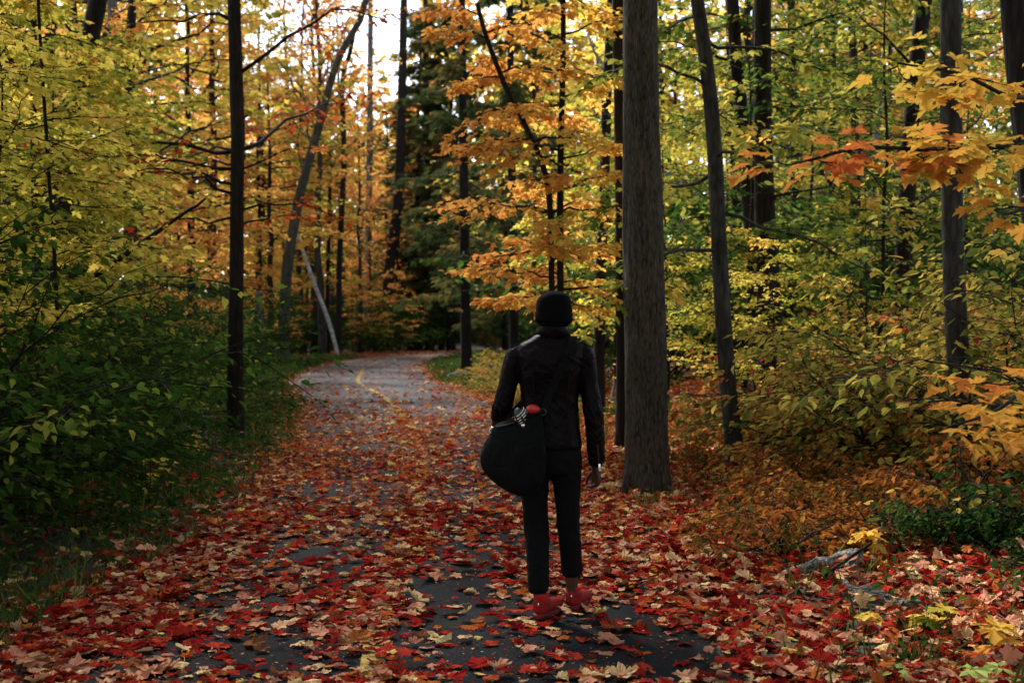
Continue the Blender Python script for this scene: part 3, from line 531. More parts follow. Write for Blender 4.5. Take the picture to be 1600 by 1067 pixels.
def clear_of_path(x, y, m): return abs(lateral(x, y)[0]) > m
def scatter_trees(protos, n, ur, yr, desc, cat, group, sc=(.8, 1.25), margin=2.6, seed=0, sep=1.6):
    r = np.random.default_rng(seed + 900); k = 0; tries = 0; mine = []
    while k < n and tries < n * 40:
        tries += 1; y = yr[0] + (yr[1] - yr[0]) * r.random() ** .9; u = r.uniform(*ur); x = (u - 800) / FPX * y
        if not clear_of_path(x, y, margin) or any((x - a) ** 2 + (y - b) ** 2 < sep ** 2 for a, b in mine): continue
        mine.append((x, y)); place(protos, k, x, y, r.uniform(0, 6.28), r.uniform(*sc), desc, cat, group); k += 1
# far canopy
scatter_trees(T_GOLD, 13, (-150, 440), (30, 80), "tall golden maple", "tree", "golden maples in the woods", (1.0, 1.6), 4, 1, 3)
scatter_trees(T_ORA, 6, (200, 470), (36, 95), "tall orange-leaved tree", "tree", "orange-leaved trees in the woods", (.9, 1.5), 4, 2, 3)
scatter_trees(T_GOLD, 8, (400, 660), (60, 100), "low golden maple", "tree", "golden maples in the woods", (.6, 1.15), 4, 24, 3)
scatter_trees(T_ORA, 8, (400, 660), (62, 100), "low orange-leaved tree", "tree", "orange-leaved trees in the woods", (.6, 1.25), 4, 22, 3)
scatter_trees(T_ORA, 3, (395, 470), (40, 75), "tall orange-leaved tree", "tree", "orange-leaved trees in the woods", (.9, 1.3), 3, 23, 2.5)
scatter_trees(T_BARE, 15, (420, 660), (58, 105), "half bare grey tree", "tree", "half bare trees beyond the bend", (.7, 1.35), 4, 3, 2)
scatter_trees(T_GOLD, 6, (820, 1000), (40, 95), "tall golden maple", "tree", "golden maples in the woods", (1.1, 1.6), 4, 4, 3)
scatter_trees(T_CED, 7, (640, 850), (56, 92), "far dark cedar", "tree", "dark cedars beyond the bend", (1.0, 1.5), 4, 5, 3)
scatter_trees(T_YG, 7, (1000, 1700), (28, 70), "tall yellow-green tree", "tree", "yellow-green trees in the woods", (1.0, 1.6), 4, 6, 3)
scatter_trees(T_GOLD, 6, (1020, 1700), (45, 95), "tall golden maple", "tree", "golden maples in the woods", (1.1, 1.7), 4, 7, 3)
scatter_trees(T_ORA, 5, (1150, 1700), (55, 95), "tall orange-leaved tree", "tree", "orange-leaved trees in the woods", (1.1, 1.6), 4, 8, 3)
scatter_trees(T_YG, 7, (-150, 330), (24, 60), "tall yellow-green tree", "tree", "yellow-green trees in the woods", (.9, 1.4), 4, 9, 3)
scatter_trees(T_BARE, 5, (1050, 1600), (35, 70), "half bare grey tree", "tree", "half bare trees on the right slope", (1.0, 1.3), 4, 10, 3)
scatter_trees(T_BARE, 6, (425, 585), (60, 84), "tall half bare tree", "tree", "half bare trees beyond the bend", (1.5, 1.8), 4, 25, 2.5)
scatter_trees(T_YG, 4, (1040, 1600), (30, 60), "tall yellow-green tree", "tree", "yellow-green trees in the woods", (1.1, 1.5), 4, 26, 3)
scatter_trees(B_FAR, 12, (1030, 1600), (22, 40), "green woodland bush", "bush", "green bushes in the woods", (1.2, 1.7), 4, 27, 2)
# middle layer: saplings
for x, y, s in ((-4.4, 9.5, .95), (-5.0, 12.4, 1.0), (-6.0, 16.8, 1.1), (-7.0, 20.8, 1.2), (-8.6, 17, 1.2), (-5.9, 11.5, 1.0), (-5.6, 13.5, 1.05), (-7.2, 15.5, 1.15), (-6.4, 18.5, 1.0), (-8.2, 19, 1.2), (-7.9, 23, 1.1), (-10.3, 23, 1.3), (-10.3, 28, 1.3)):
    place(S_MAPLE, int(y * 2), x, y, y * 1.7, s, "yellow-leaved maple sapling", "sapling", "yellow maple saplings in the left woods")
for x, y, s in ((-5.2, 10.6, .62), (-6.6, 13.4, .75), (-6.5, 19.5, .7), (-8.4, 25.5, .85), (-9, 30, .9)):
    place(S_YG, int(y), x, y, y * 2.3, s, "green-leaved sapling", "sapling", "green saplings in the woods")
for x, y, s in ((-9.0, 33, 1.0), (-10.2, 38, 1.2), (-11.5, 44, 1.4), (-10.6, 50, 1.3), (-14, 40, 1.5)):
    if s: place(S_ORA, int(y), x, y, y * 2.3, s, "orange-leaved sapling", "sapling", "orange saplings in the woods")
for x, y, s in ((3.3, 18, 1.25), (4.8, 16.5, 1.2), (5.6, 20.5, 1.3), (7.6, 18.5, 1.2), (6.0, 26, 1.5), (9.0, 25, 1.5), (2.5, 20.5, 1.0)):
    place(S_YG, int(y * 2), x, y, y * 2.9, s, "green-leaved sapling", "sapling", "green saplings in the woods")
for x, y, s in ((3.0, 31, 1.3), (1.8, 22, .8), (5.5, 33, 1.5), (1.2, 30, .9), (8.5, 30, 1.5), (1.6, 38, 1.0), (3.0, 14.6, .5), (2.9, 17, .55), (4.3, 15.6, .6), (2.3, 19, .5)):
    place(S_MAPLE, int(y), x, y, y * 2.9, s, "yellow-leaved maple sapling", "sapling", "yellow maple saplings on the right slope")
# shrubs: left thicket
r_ = np.random.default_rng(41)
for i, (x, y) in enumerate([(-4.4, 8.6), (-4.6, 9.6), (-5.1, 11.3), (-5.6, 12.9), (-5.8, 14.9), (-6.2, 16.5), (-6.5, 18.7), (-5.1, 9.2), (-4.7, 10.4), (-5.8, 10.8), (-5.3, 12.0), (-6.8, 12.6), (-5.5, 13.6), (-6.4, 14.8), (-5.9, 16.2), (-7.4, 16.2), (-6.4, 17.9), (-7.8, 19), (-6.7, 20.6), (-8.0, 22.6), (-7.1, 24), (-7.4, 27), (-8.0, 29.5), (-9, 28.6), (-8.2, 31.5), (-9.4, 34.5), (-10.4, 39), (-9.9, 45)]):
    place(B_GRN, i, x, y, r_.uniform(0, 6.28), r_.uniform(.85, 1.2), "dark green leafy shrub", "shrub", "green shrubs of the left thicket")
# shrubs: right bank
for i, (x, y) in enumerate([(5.4, 12.6), (6.2, 11.6), (4.9, 13.0), (4.4, 14.2), (5.6, 11.4), (4.5, 13.4), (5.3, 14.0), (6.4, 13.0), (4.6, 15.2), (5.4, 16.0), (3.6, 12.4), (5.8, 15.2), (6.9, 14.4), (5.2, 17.4), (6.8, 17.2), (8.2, 16.8), (7.4, 20)]):
    place(B_AUT, i, x, y, r_.uniform(0, 6.28), r_.uniform(.8, 1.1), "yellow-green shrub turning orange", "shrub", "autumn shrubs on the right bank")
for i in range(30):
    y = 8.4 + (i * .618 % 1) * 9.5; x = 1.75 + .06 * (y - 8) + (i * .414 % 1) * (1.9 + .05 * (y - 8)) - .12 * (y - 12) * (y > 12); x = max(x, .155 * y + .1)
    if abs(x / y * FPX + 800 - 1010) < 60 and y < 12.6: x += .9
    place(B_RUST, i, x, y, r_.uniform(0, 6.28), r_.uniform(.34, .6) * (1 + .35 * (x > 3)), "low rust-leaved shrub", "shrub", "low rust-coloured shrubs on the right bank")
for i, (x, y, s) in enumerate([(5.1, 10.2, 1.), (3.9, 12.2, .9), (4.7, 12.6, 1.05), (5.6, 11.0, 1.1)]):
    place(B_AIRY, i, x, y, i * 1.3, s, "airy big-leaved yellow-green shrub", "shrub", "airy shrubs on the right bank")
# far bushes
scatter_trees(B_FAR, 16, (-100, 440), (34, 75), "green woodland bush", "bush", "green bushes in the woods", (.8, 1.4), 2.9, 31, 2)
scatter_trees(B_FAR, 18, (430, 860), (66, 105), "green woodland bush", "bush", "green bushes in the woods", (.8, 1.5), 3.0, 32, 2)
scatter_trees(B_FAR, 20, (870, 1680), (24, 75), "green woodland bush", "bush", "green bushes in the woods", (.8, 1.3), 3.0, 33, 2)
scatter_trees(S_ORA, 6, (440, 640), (60, 90), "orange-leaved sapling", "sapling", "orange saplings in the woods", (.8, 1.2), 3.0, 34, 2)
for p in (B_DRK,):
    for x, y, s in ((2.9, 8.3, .7), (3.3, 8.1, .85), (3.1, 7.4, .4), (3.5, 7.6, .65)):
        place(p, 0, x, y, x * 7, s, "small dark green shrub", "shrub", "dark green shrubs at the foot of the pale grey trunk")
for x, y, s in ((1.35, 13.6, .0), (-.1, 28.5, .5), (-.5, 33.5, .45), (.35, 24, .45), (-.2, 36, .6), (.6, 30, .6)):
    if s: place(B_AUT, int(y), x, y, y, s, "low yellow shrub", "shrub", "low yellow shrubs beside the rocks")

# labels that single each one out
MARKS = [("the left edge trunk", 15), ("the crooked dark trunk", 110), ("the pale left trunk", 178), ("the slim black verge trunk", 369), ("the leaning forked tree", 460), ("the far end of the path", 600),
         ("the tallest conifer", 725), ("the person", 862), ("the thickest trunk", 1006), ("the slim curved trunk", 1125), ("the thick black trunk", 1200), ("the thin dark pair", 1315), ("the right-leaning black trunk", 1415), ("the pale grey trunk", 1490), ("the right edge", 1590)]
ORD = ["nearest", "second nearest", "third nearest", "fourth nearest", "fifth nearest", "sixth nearest", "seventh nearest", "eighth nearest", "ninth nearest", "tenth nearest"] + [w + " nearest" for w in "eleventh twelfth thirteenth fourteenth fifteenth sixteenth seventeenth eighteenth nineteenth twentieth".split()]
def auto_labels():
    seen = {}
    for o, d, x, y, z in PLACED:
        u = 800 + x / y * FPX; mname, mu = min(MARKS, key=lambda q: abs(q[1] - u)); rel = "right of" if u > mu + 14 else "left of" if u < mu - 14 else "in line with"
        seen.setdefault((d, rel, mname), []).append((y, o))
    for (d, rel, mname), L in seen.items():
        L.sort(key=lambda q: q[0])
        for i, (y, o) in enumerate(L):
            o["label"] = f"{d} {rel} {mname}" + (f", {ORD[i]} there" if len(L) > 1 else "")
auto_labels()
for p in list(bpy.data.objects):
    if "used" in p: del p["used"]

# far wood closing the view
def far_woods():
    r = np.random.default_rng(3); n = 90000; a = r.uniform(R(50), R(130), n); d = r.uniform(104, 140, n); x = np.cos(a) * d; y = np.sin(a) * d
    u = 800 + x / y * FPX; top = np.where((u > 380) & (u < 660), 19, 28) + 5 * vnoise(x, y, 7, 2); z = r.random(n) ** 1.5 * top
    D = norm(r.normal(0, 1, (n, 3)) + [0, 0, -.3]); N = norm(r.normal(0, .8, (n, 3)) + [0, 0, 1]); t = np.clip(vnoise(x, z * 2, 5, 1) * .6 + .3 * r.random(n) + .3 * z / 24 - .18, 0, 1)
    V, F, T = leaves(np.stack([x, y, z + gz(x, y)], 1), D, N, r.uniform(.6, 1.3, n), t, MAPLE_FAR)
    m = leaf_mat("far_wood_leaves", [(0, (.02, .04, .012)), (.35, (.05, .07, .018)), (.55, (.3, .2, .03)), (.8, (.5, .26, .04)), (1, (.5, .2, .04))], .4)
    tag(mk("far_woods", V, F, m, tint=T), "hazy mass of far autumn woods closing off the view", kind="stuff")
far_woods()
def added_shade_canopy():  # unseen foliage added to hold back sky light from behind and overhead
    r = np.random.default_rng(6); pts = []
    a = r.uniform(R(185), R(355), 9000); d = r.uniform(7, 26, 9000); pts.append(np.stack([np.cos(a) * d, np.sin(a) * d, r.random(9000) ** .8 * 15 + .3], 1))
    for s in (-1, 1): pts.append(np.stack([s * r.uniform(5.5, 17, 5000), r.uniform(-8, 9, 5000), r.uniform(4.2, 14, 5000)], 1))
    c = np.stack([r.uniform(-10, 10, 7000), r.uniform(-12, 17, 7000), r.uniform(9, 13.5, 7000)], 1); pts.append(c[vnoise(c[:, 0], c[:, 1], 2.5, 77) > .42])
    n = 5600; yp = -4 + 62 * r.random(n) ** 1.6; z = np.maximum(10.8, (3 + .26 * yp) / .795) + r.uniform(0, 3, n); w = r.uniform(-2.7, 2.8, n); k = (z - 0) / math.tan(SUN_EL); xp = np.interp(yp, PATH[:, 1], PATH[:, 0]); q = np.stack([xp + w + math.sin(SUN_AZ) * k, yp + math.cos(SUN_AZ) * k, z], 1)  # leaf strip shifted sunward along the path to keep direct sun off it
    pts.append(q[(vnoise(q[:, 0], q[:, 1], 1.6, 78) > .12) & (q[:, 2] > 2.6 + .2535 * q[:, 1])])
    P = np.vstack(pts); n = len(P); D = norm(r.normal(0, 1, (n, 3)) + [0, 0, -.3]); N = norm(r.normal(0, .6, (n, 3)) + [0, 0, 1]); V, F, T = leaves(P, D, N, r.uniform(.35, .6, n), r.random(n), MAPLE_FAR)
    tag(mk("added_shade_canopy", V, F, L_YELGREEN, tint=T), "unseen leaf canopy added over and behind the standpoint to shade the path", kind="stuff")
added_shade_canopy()
# ------------------------------------------------------------------ verge: grass, ground cover, rocks, logs, seedlings
def sample(n, xr, yr, dens, r, power=1.):
    x = r.uniform(*xr, n); y = yr[0] + (yr[1] - yr[0]) * r.random(n) ** power; k = r.random(n) < dens(x, y); return x[k], y[k]
def grass():
    r = np.random.default_rng(8)
    def dens(x, y):
        s = lateral(x, y); left = np.exp(-((s + 2.0) / .55) ** 2) * (s < -np.interp(y, [5.5, 10], [1.8, 1.45])); right = np.exp(-((s - 2.5) / .6) ** 2) * (s > 1.75) * np.where(y > 17, 1, .22)
        return (left + right) * np.clip((vnoise(x, y, .7, 21) - .25) * 1.8, 0, 1)
    x, y = sample(140000, (-8, 3.4), (4.8, 60), dens, r, 1.5); n = len(x)
    D = norm(np.stack([r.normal(0, .5, n), r.normal(0, .5, n), np.ones(n)], 1)); N = norm(np.stack([r.normal(0, 1, n), r.normal(0, 1, n), np.full(n, .2)], 1))
    V, F, T = leaves(np.stack([x, y, floor_z(x, y) - .01], 1), D, N, r.uniform(.07, .2, n) * (1 + y / 40), r.random(n), BLADE)
    tag(mk("grass", V, F, L_GRASS, tint=T), "short green grass growing along both edges of the path", kind="stuff")
grass()
def cover():
    r = np.random.default_rng(9)
    def dens(x, y):
        s = lateral(x, y); left = 1.6 * np.clip((-s - np.interp(y, [5.5, 10], [1.85, 1.5])) / .4, 0, 1) * np.clip((5.5 + s) / 1.5, 0, 1); right = .3 * np.clip((s - 2.3) / .5, 0, 1) + np.clip((s - 1.8) / .4, 0, 1) * (y > 20) * np.clip((4 - s), 0, 1)
        return (left + right) * np.clip((vnoise(x, y, .6, 31) - .38) * 3, 0, 1)
    x, y = sample(110000, (-11, 6), (4.8, 60), dens, r, 1.35); n = len(x)
    m = 4; X = np.repeat(x, m) + r.normal(0, .09, n * m); Y = np.repeat(y, m) + r.normal(0, .09, n * m); h = r.uniform(.02, .32, n * m) * np.clip(np.repeat(vnoise(x, y, 1.1, 33), m) * 1.5, .3, 1)
    D = norm(np.stack([r.normal(0, 1, n * m), r.normal(0, 1, n * m), r.normal(-.15, .3, n * m)], 1)); N = norm(np.stack([r.normal(0, .4, n * m), r.normal(0, .4, n * m), np.ones(n * m)], 1))
    V, F, T = leaves_multi(np.stack([X, Y, floor_z(X, Y) + h], 1), D, N, r.uniform(.03, .075, n * m) * (1 + Y / 50), np.clip(r.random(n * m) * .8 + .3 * (r.random(n * m) < .12), 0, 1), O_BENDS)
    tag(mk("ground_cover", V, F, L_COVER, tint=T), "low leafy green plants covering the forest floor beside the path", kind="stuff")
L_COVER = leaf_mat("ground_cover_leaves", [(0, (.015, .035, .010)), (.5, (.035, .07, .016)), (.75, (.08, .11, .025)), (1, (.30, .24, .05))], .3)
cover()
def blob(seed, sx, sy, sz, n=20, rough=.25, flat=.0):
    r = np.random.default_rng(seed); o = r.uniform(0, 40, 3); th = np.linspace(0, 2 * np.pi, 2 * n, endpoint=False); ph = np.linspace(-np.pi / 2, np.pi / 2, n)
    V = [(0, 0, -1)] + [(math.cos(p) * math.cos(t), math.cos(p) * math.sin(t), math.sin(p)) for p in ph[1:-1] for t in th] + [(0, 0, 1)]; V = np.array(V)
    d = 1 + rough * 2 * (vnoise(V[:, 0] * 1.2 + V[:, 2] + o[0], V[:, 1] * 1.2 - V[:, 2] * .7 + o[1], .7, seed) - .5) + rough * .6 * (vnoise(V[:, 0] + o[2], V[:, 1] + V[:, 2], .22, seed + 1) - .5)
    V = V * d[:, None] * np.array([sx, sy, sz]); k = 2 * n; F = []; T = []
    for i in range(n - 3):
        for j in range(k): F.append((1 + i * k + j, 1 + i * k + (j + 1) % k, 1 + (i + 1) * k + (j + 1) % k, 1 + (i + 1) * k + j))
    for j in range(k): T.append((0, 1 + (j + 1) % k, 1 + j)); T.append((len(V) - 1, 1 + (n - 3) * k + j, 1 + (n - 3) * k + (j + 1) % k))
    return V, [np.array(F), np.array(T)]
ROCK = plain("grey_rock", (.11, .11, .105), .85, .2, 9, .8, .6, bdist=.03)
for i, (u, v, Y, s, lab) in enumerate([(722, 592, 37, .33, "dark rounded rock on the right verge near the far bend, left of the other rocks"), (778, 588, 36, .42, "pale grey rock on the right verge beside the person's shoulder, largest of the three"), (752, 597, 35, .24, "small grey rock lying between two bigger rocks on the right verge")]):
    x = (u - 800) / FPX * Y; o = mk("rock", *blob(50 + i, s * 1.3, s, s * .75), ROCK, smooth=True); o.location = (x, Y, gz(x, Y) + s * .25); o.rotation_euler = (0, 0, i); tag(o, lab, "rock", "rocks beside the far bend")
def log(name, label, cat, a, b, r0, r1, mat, seed, k=14, wig=.03, ridges=.1, group=None):
    r = np.random.default_rng(seed); a = np.array(a); b = np.array(b); n = 24; s = np.linspace(0, 1, n); P = a + (b - a) * s[:, None] + np.cumsum(r.normal(0, wig * np.linalg.norm(b - a) / n ** .5, (n, 3)) * .4, 0) * np.array([1, 1, .6])
    rad = (r0 + (r1 - r0) * s) * (1 + .18 * (vnoise(s * 9, s * 0 + seed, 1, 1) - .5)); th = np.arange(k) / k * 6.2832; TH, SS = np.meshgrid(th, s * 6)
    g = 1 + ridges * (vnoise(TH * 3, SS, 1, seed) - .5) * 2; rad[0] *= .9; rad[-1] *= .85
    V, F = tubes(P[None], rad[None], k, ridge=g[None]); c = (a + b) / 2; o = mk(name, V, F, mat, smooth=True, off=c); o.location = c; return tag(o, label, cat, group)
gb = lambda u, v, Y, h: (lambda x: np.array([x, Y, gz(x, Y) + h]))((u - 800) / FPX * Y)
log("birch_log", "short broken birch log with peeling white bark lying in the red leaves on the right", "log", gb(1222, 0, 7.75, .03), gb(1340, 0, 7.9, .085), .036, .052, B_LOG, 71, ridges=.25, wig=.06)
log("branch_stub", "upright splintered white wood stub at the right end of the birch log", "broken wood", gb(1328, 0, 7.75, .0), gb(1344, 0, 7.78, .15), .045, .03, B_LOG, 72, ridges=.25)
log("fallen_stick", "thin dark stick lying slantwise across the birch log", "stick", gb(1290, 0, 7.55, .07), gb(1362, 0, 7.7, .2), .012, .008, B_DARK, 73)
log("rotten_log", "weathered grey rotten log half buried in leaves below the birch log", "log", gb(1322, 0, 7.25, -.015), gb(1440, 0, 6.9, -.01), .095, .06, B_ROT, 74, k=30, ridges=.45, wig=.05)
log("fallen_branch", "short grey broken branch in the leaves above the birch log", "branch", gb(1248, 0, 8.5, .06), gb(1280, 0, 8.3, .05), .03, .025, B_PALE, 75)
log("fallen_branch", "small white branch piece lying in leaves between the thickest trunk and the birch log", "branch", gb(1155, 0, 9.2, .03), gb(1180, 0, 9.1, .03), .012, .01, B_BIRCH, 76)
log("fallen_log", "dark fallen trunk propped up on the slope behind the person's right shoulder", "log", gb(850, 0, 25, .1), at(990, 503, 31), .10, .07, B_DARK, 77)
log("fallen_branch", "pale bare branch sticking out of the brush between the person and the thickest trunk", "branch", gb(955, 0, 24, .0), at(968, 545, 24.3), .03, .02, B_PALE, 78)
log("dead_branch", "long bare dead branch slanting up through the green thicket on the left", "branch", at(150, 430, 14), at(320, 315, 13.2), .035, .014, B_DARK, 79, wig=.05)
log("dead_snag", "thin pale leaning dead stem left of the leaning forked tree", "dead stem", gb(414, 0, 47, -.1), at(404, 455, 47), .12, .08, B_PALE, 80)
def seedling(label, u, Y, h, nl, lsize, leafm, tpl, seed, group=None, name="seedling", stems=1):
    r = np.random.default_rng(seed); x = (u - 800) / FPX * Y; base = np.array([x, Y, float(floor_z(np.array([x]), np.array([Y]))[0])]); e = empty(name, base, label, "plant", group); wood = []; P, D = [], []
    for k in range(stems):
        o = r.normal(0, .05 * (stems > 1), 3) * [1, 1, 0]; hh = h * r.uniform(.6, 1.1); p = np.array([(0, 0, -.02), (.01, .0, hh * .5), (r.normal(0, .02), r.normal(0, .02), hh)]) + o; wood.append(tubes(p[None], np.array([[.004, .003, .002]]), 5))
        a = np.arange(nl) * 2.4 + r.uniform(0, 6); q = np.where(np.arange(nl) < nl * .6, 1, r.uniform(.4, .9, nl))[:, None]
        d = np.stack([np.cos(a), np.sin(a), r.uniform(-.25, .2, nl)], 1); P.append(p[0] * (1 - q) + p[2] * q + d * .012); D.append(d)
    P, D = np.vstack(P), np.vstack(D); n = len(P); N = norm(np.stack([r.normal(0, .2, n), r.normal(0, .2, n) - .1, np.ones(n)], 1))
    mk("stem", *join(*wood), B_DARK, e, smooth=True); V, F, T = leaves_multi(P, D, N, lsize * r.uniform(.75, 1.15, n), r.random(n), tpl); mk("leaves", V, F, leafm, e, tint=T)
for i, a in enumerate([("light green seedling at the bottom edge, left of the other two pale seedlings", 1412, 5.55, .10, 7, .075, L_LIME, O_BENDS), ("light green seedling at the bottom right, middle one of three", 1522, 5.35, .12, 9, .085, L_LIME, O_BENDS),
                       ("light green seedling closest to the bottom right corner", 1582, 5.4, .12, 8, .08, L_LIME, O_BENDS), ("yellow maple seedling standing below the rotten log, leftmost of the yellow ones", 1352, 6.45, .11, 4, .085, L_YELLOW, H_BENDS),
                       ("yellow maple seedling at the right end of the rotten log", 1442, 6.35, .14, 5, .09, L_YELLOW, H_BENDS), ("yellow maple seedling in the dark right of the rotten log", 1484, 6.3, .16, 4, .085, L_YELLOW, H_BENDS),
                       ("tan-leaved maple seedling at the right edge above the pale seedlings", 1565, 5.8, .2, 6, .12, L_BOUGH, H_BENDS), ("orange maple seedling behind the birch log under the dark green shrub", 1352, 8.1, .22, 7, .13, L_BOUGH, H_BENDS),
                       ("tan maple seedling among red leaves, left of and above the birch log", 1255, 9.3, .25, 6, .12, L_BOUGH, H_BENDS)]): seedling(*a, seed=400 + i, group="seedlings on the right bank")
for i, a in enumerate([("yellow-leaved low plant on the left verge, tallest there", 240, 11.4, .42, 9, .09, L_YELLOW, O_BENDS), ("dark pinkish-leaved low plant at the edge of the left thicket", 120, 9.8, .4, 6, .12, L_RUST, O_BENDS), ("pale yellow low plant near the foot of the slim black verge trunk", 300, 14.2, .4, 9, .09, L_YELLOW, O_BENDS),
                       ("broad-leaved green plant in the shade left of the slim black verge trunk", 205, 12.4, .9, 7, .15, L_GREEN, O_BENDS)]): seedling(*a, seed=430 + i, group="low plants on the left verge", name="leafy_plant", stems=5)
for i, (u, Y, s, d) in enumerate([(1430, 5.9, .19, "green grass tuft in front of the rotten log, nearest of the two tufts"), (1465, 6.3, .2, "green grass tuft beside the rotten log's dark right end"), (1010, 11.3, .2, "green grass tuft at the foot of the thickest trunk")]):
    r = np.random.default_rng(460 + i); n = 50; x = (u - 800) / FPX * Y; P = np.stack([r.normal(0, .05 + .02 * (i == 2), n), r.normal(0, .05, n), np.full(n, -.01)], 1); D = norm(np.stack([r.normal(0, .5, n), r.normal(0, .5, n), np.ones(n)], 1)); N = norm(r.normal(0, 1, (n, 3)))
    V, F, T = leaves(P, D, N, s * r.uniform(.5, 1.1, n), r.random(n), BLADE); o = mk("grass_tuft", V, F, L_GRASS, tint=T); o.location = (x, Y, float(floor_z(np.array([x]), np.array([Y]))[0])); tag(o, d, "grass tuft", "grass tufts on the right bank")

# ------------------------------------------------------------------ fallen leaves
def bare(x, y):
    b = np.zeros(len(x))
    for cx, cy, rx, ry in ((-.40, 7.75, .26, .75), (.72, 6.2, .42, .55), (.64, 6.95, .22, .35), (-1.25, 6.3, .25, .35), (-.15, 6.1, .2, .3), (-1.35, 8.6, .15, .5)): b = np.maximum(b, np.exp(-(((x - cx) / rx) ** 2 + ((y - cy) / ry) ** 2) ** 2))
    return b
def litter_density(x, y):
    """leaves per square metre"""
    s = lateral(x, y); a = np.abs(s); on = a < 1.65
    nz = np.clip(.42 + 1.9 * vnoise(x, y, .45, 41) * vnoise(x, y, 1.5, 42), .25, 1.5)
    d_on = np.interp(y, [8, 13, 17, 21, 25, 60], [285, 220, 145, 78, 34, 20]) * nz * (1 - .93 * bare(x, y)) * (1 + 1.1 * np.clip((a - .8) / .7, 0, 1)) * np.where(y < 8, .8, 1) * np.where((s > 1.), 1.25, 1) * (1 + 1.7 * np.exp(-(s / .2) ** 2) * (y < 27))
    d_r = np.where(s > 0, 620 * np.exp(-np.clip(s - 3.5, 0, 9) / 5), 0); sh = np.interp(y, [5.5, 10], [1.85, 1.45]); d_l = np.where(s < 0, 420 * np.exp(-np.clip(-s - sh, 0, 9) / .3) + 22, 0)
    on = on & ((s > 0) | (-s < sh)); return np.where(on, d_on, np.where(y < 30, (d_r + d_l), 120) * (.55 + .8 * vnoise(x, y, .8, 44)))
LIT = [bend(LIT_TPL, *b) for b in ((.2, .05, -.1, 0, .07, 11), (-.25, .0, .1, .15, .08, 12), (.4, -.1, .2, -.25, .08, 13), (.1, .3, .0, .15, .08, 14), (-.15, -.25, -.15, 0, .09, 15), (.7, .1, .3, .2, .1, 16))]
LITM = [bend(MAPLE_MID, *b) for b in ((.3, .05, -.1, 0, .10, 21), (-.4, .0, .1, .2, .12, 22), (.5, -.1, .3, -.3, .1, 23), (.1, .45, .0, .2, .1, 24))]
def litter_tint(r, x, y, n):
    far = np.clip((y - 8.5) / 9, 0, 1) * .88; c = r.random(n); near_t = np.select([c < .45, c < .59, c < .67, c < .90, c < .985], [r.uniform(0, .36, n), r.uniform(.36, .58, n), r.uniform(.66, .74, n), r.uniform(.76, .86, n), r.uniform(.86, .93, n)], r.uniform(.95, 1, n))
    c = r.random(n); far_t = np.select([c < .12, c < .62, c < .78, c < .93], [r.uniform(.2, .38, n), r.uniform(.44, .62, n), r.uniform(.66, .74, n), r.uniform(.76, .9, n)], r.uniform(.93, 1, n))
    return np.where(r.random(n) < far, far_t, near_t)
def lay(r, x, y, scale=1.):
    n = len(x); z = floor_z(x, y) + .008 + r.exponential(.010, n) * np.where(np.abs(lateral(x, y)) > 1.5, 2.2, 1)
    a = r.uniform(0, 6.28, n); D = np.stack([np.cos(a), np.sin(a), r.normal(.0, .10, n)], 1); N = norm(np.stack([r.normal(0, .2, n), r.normal(0, .2, n), np.where(r.random(n) < .5, 1., -1.)], 1))
    off = np.abs(lateral(x, y)) > 1.7; N[off] = norm(N[off] + r.normal(0, .28, (off.sum(), 3))); D[off, 2] += r.normal(0, .15, off.sum())
    return np.stack([x, y, z], 1), D, N, r.lognormal(math.log(.060), .38, n).clip(.028, .13) * scale
HERO = []
def litter():
    r = np.random.default_rng(17); out = []
    for (xr, yr, tpls, sc) in (((-5.5, 8), (4.7, 11), LIT, 1), ((-7, 10), (11, 20), LITM, 1.), ((-8, 8), (20, 34), LITM, 1.15), ((-11, 6), (34, 78), [MAPLE_FAR], 1.5)):
        A = (xr[1] - xr[0]) * (yr[1] - yr[0]); top = 720; x, y = r.uniform(*xr, int(A * top)), r.uniform(*yr, int(A * top)); u = 800 + x / y * FPX
        k = (u > -450) & (u < 2250); x, y = x[k], y[k]; k = r.random(len(x)) * top < litter_density(x, y) / sc ** 1.5; x, y = x[k], y[k]
        P, D, N, S = lay(r, x, y, sc); T = litter_tint(r, x, y, len(x))
        if yr[0] < 5:
            u = 800 + P[:, 0] / P[:, 1] * FPX; v = HOR + (CAM_H - P[:, 2]) / P[:, 1] * FPX; sz = S / P[:, 1]; q = np.where((u > 15) & (u < 1585) & (v < 1058), sz * (1 + .8 * (v > 940)) * np.where(np.abs(lateral(x, y)) < 1.7, 1, .8), 0); hero = np.argsort(-q)[:300]
            for h in hero: HERO.append((P[h], D[h], N[h], S[h], T[h], u[h], v[h]))
            keep = np.ones(len(x), bool); keep[hero] = False; P, D, N, S, T = P[keep], D[keep], N[keep], S[keep], T[keep]
        out.append(leaves_multi(P, D, N, S, T, tpls)); print("litter", len(P))
    n = 7000; y = 4.8 + 9 * r.random(n) ** 1.3; x = np.interp(y, PATH[:, 1], PATH[:, 0]) + r.uniform(-1.6, 1.6, n); P, D, N, S = lay(r, x, y); P[:, 2] -= .004; out.append(leaves(P, D, N, r.uniform(.006, .022, n), litter_tint(r, x, y, n), OVATE_FAR))
    V, F = join(*[(o[0], o[1]) for o in out]); tag(mk("leaf_litter", V, F, L_LITTER, tint=np.concatenate([o[2] for o in out])), "thick carpet of fallen red and orange maple leaves on path and banks", kind="stuff")
litter()
COLN = [(.1, "dark red"), (.28, "crimson"), (.42, "red-orange"), (.54, "orange-brown"), (.65, "orange"), (.75, "brown"), (.86, "tan"), (.945, "pale cream"), (1.1, "yellow")]
POSE = ["cupped", "domed", "dished", "creased", "tented", "curled"]
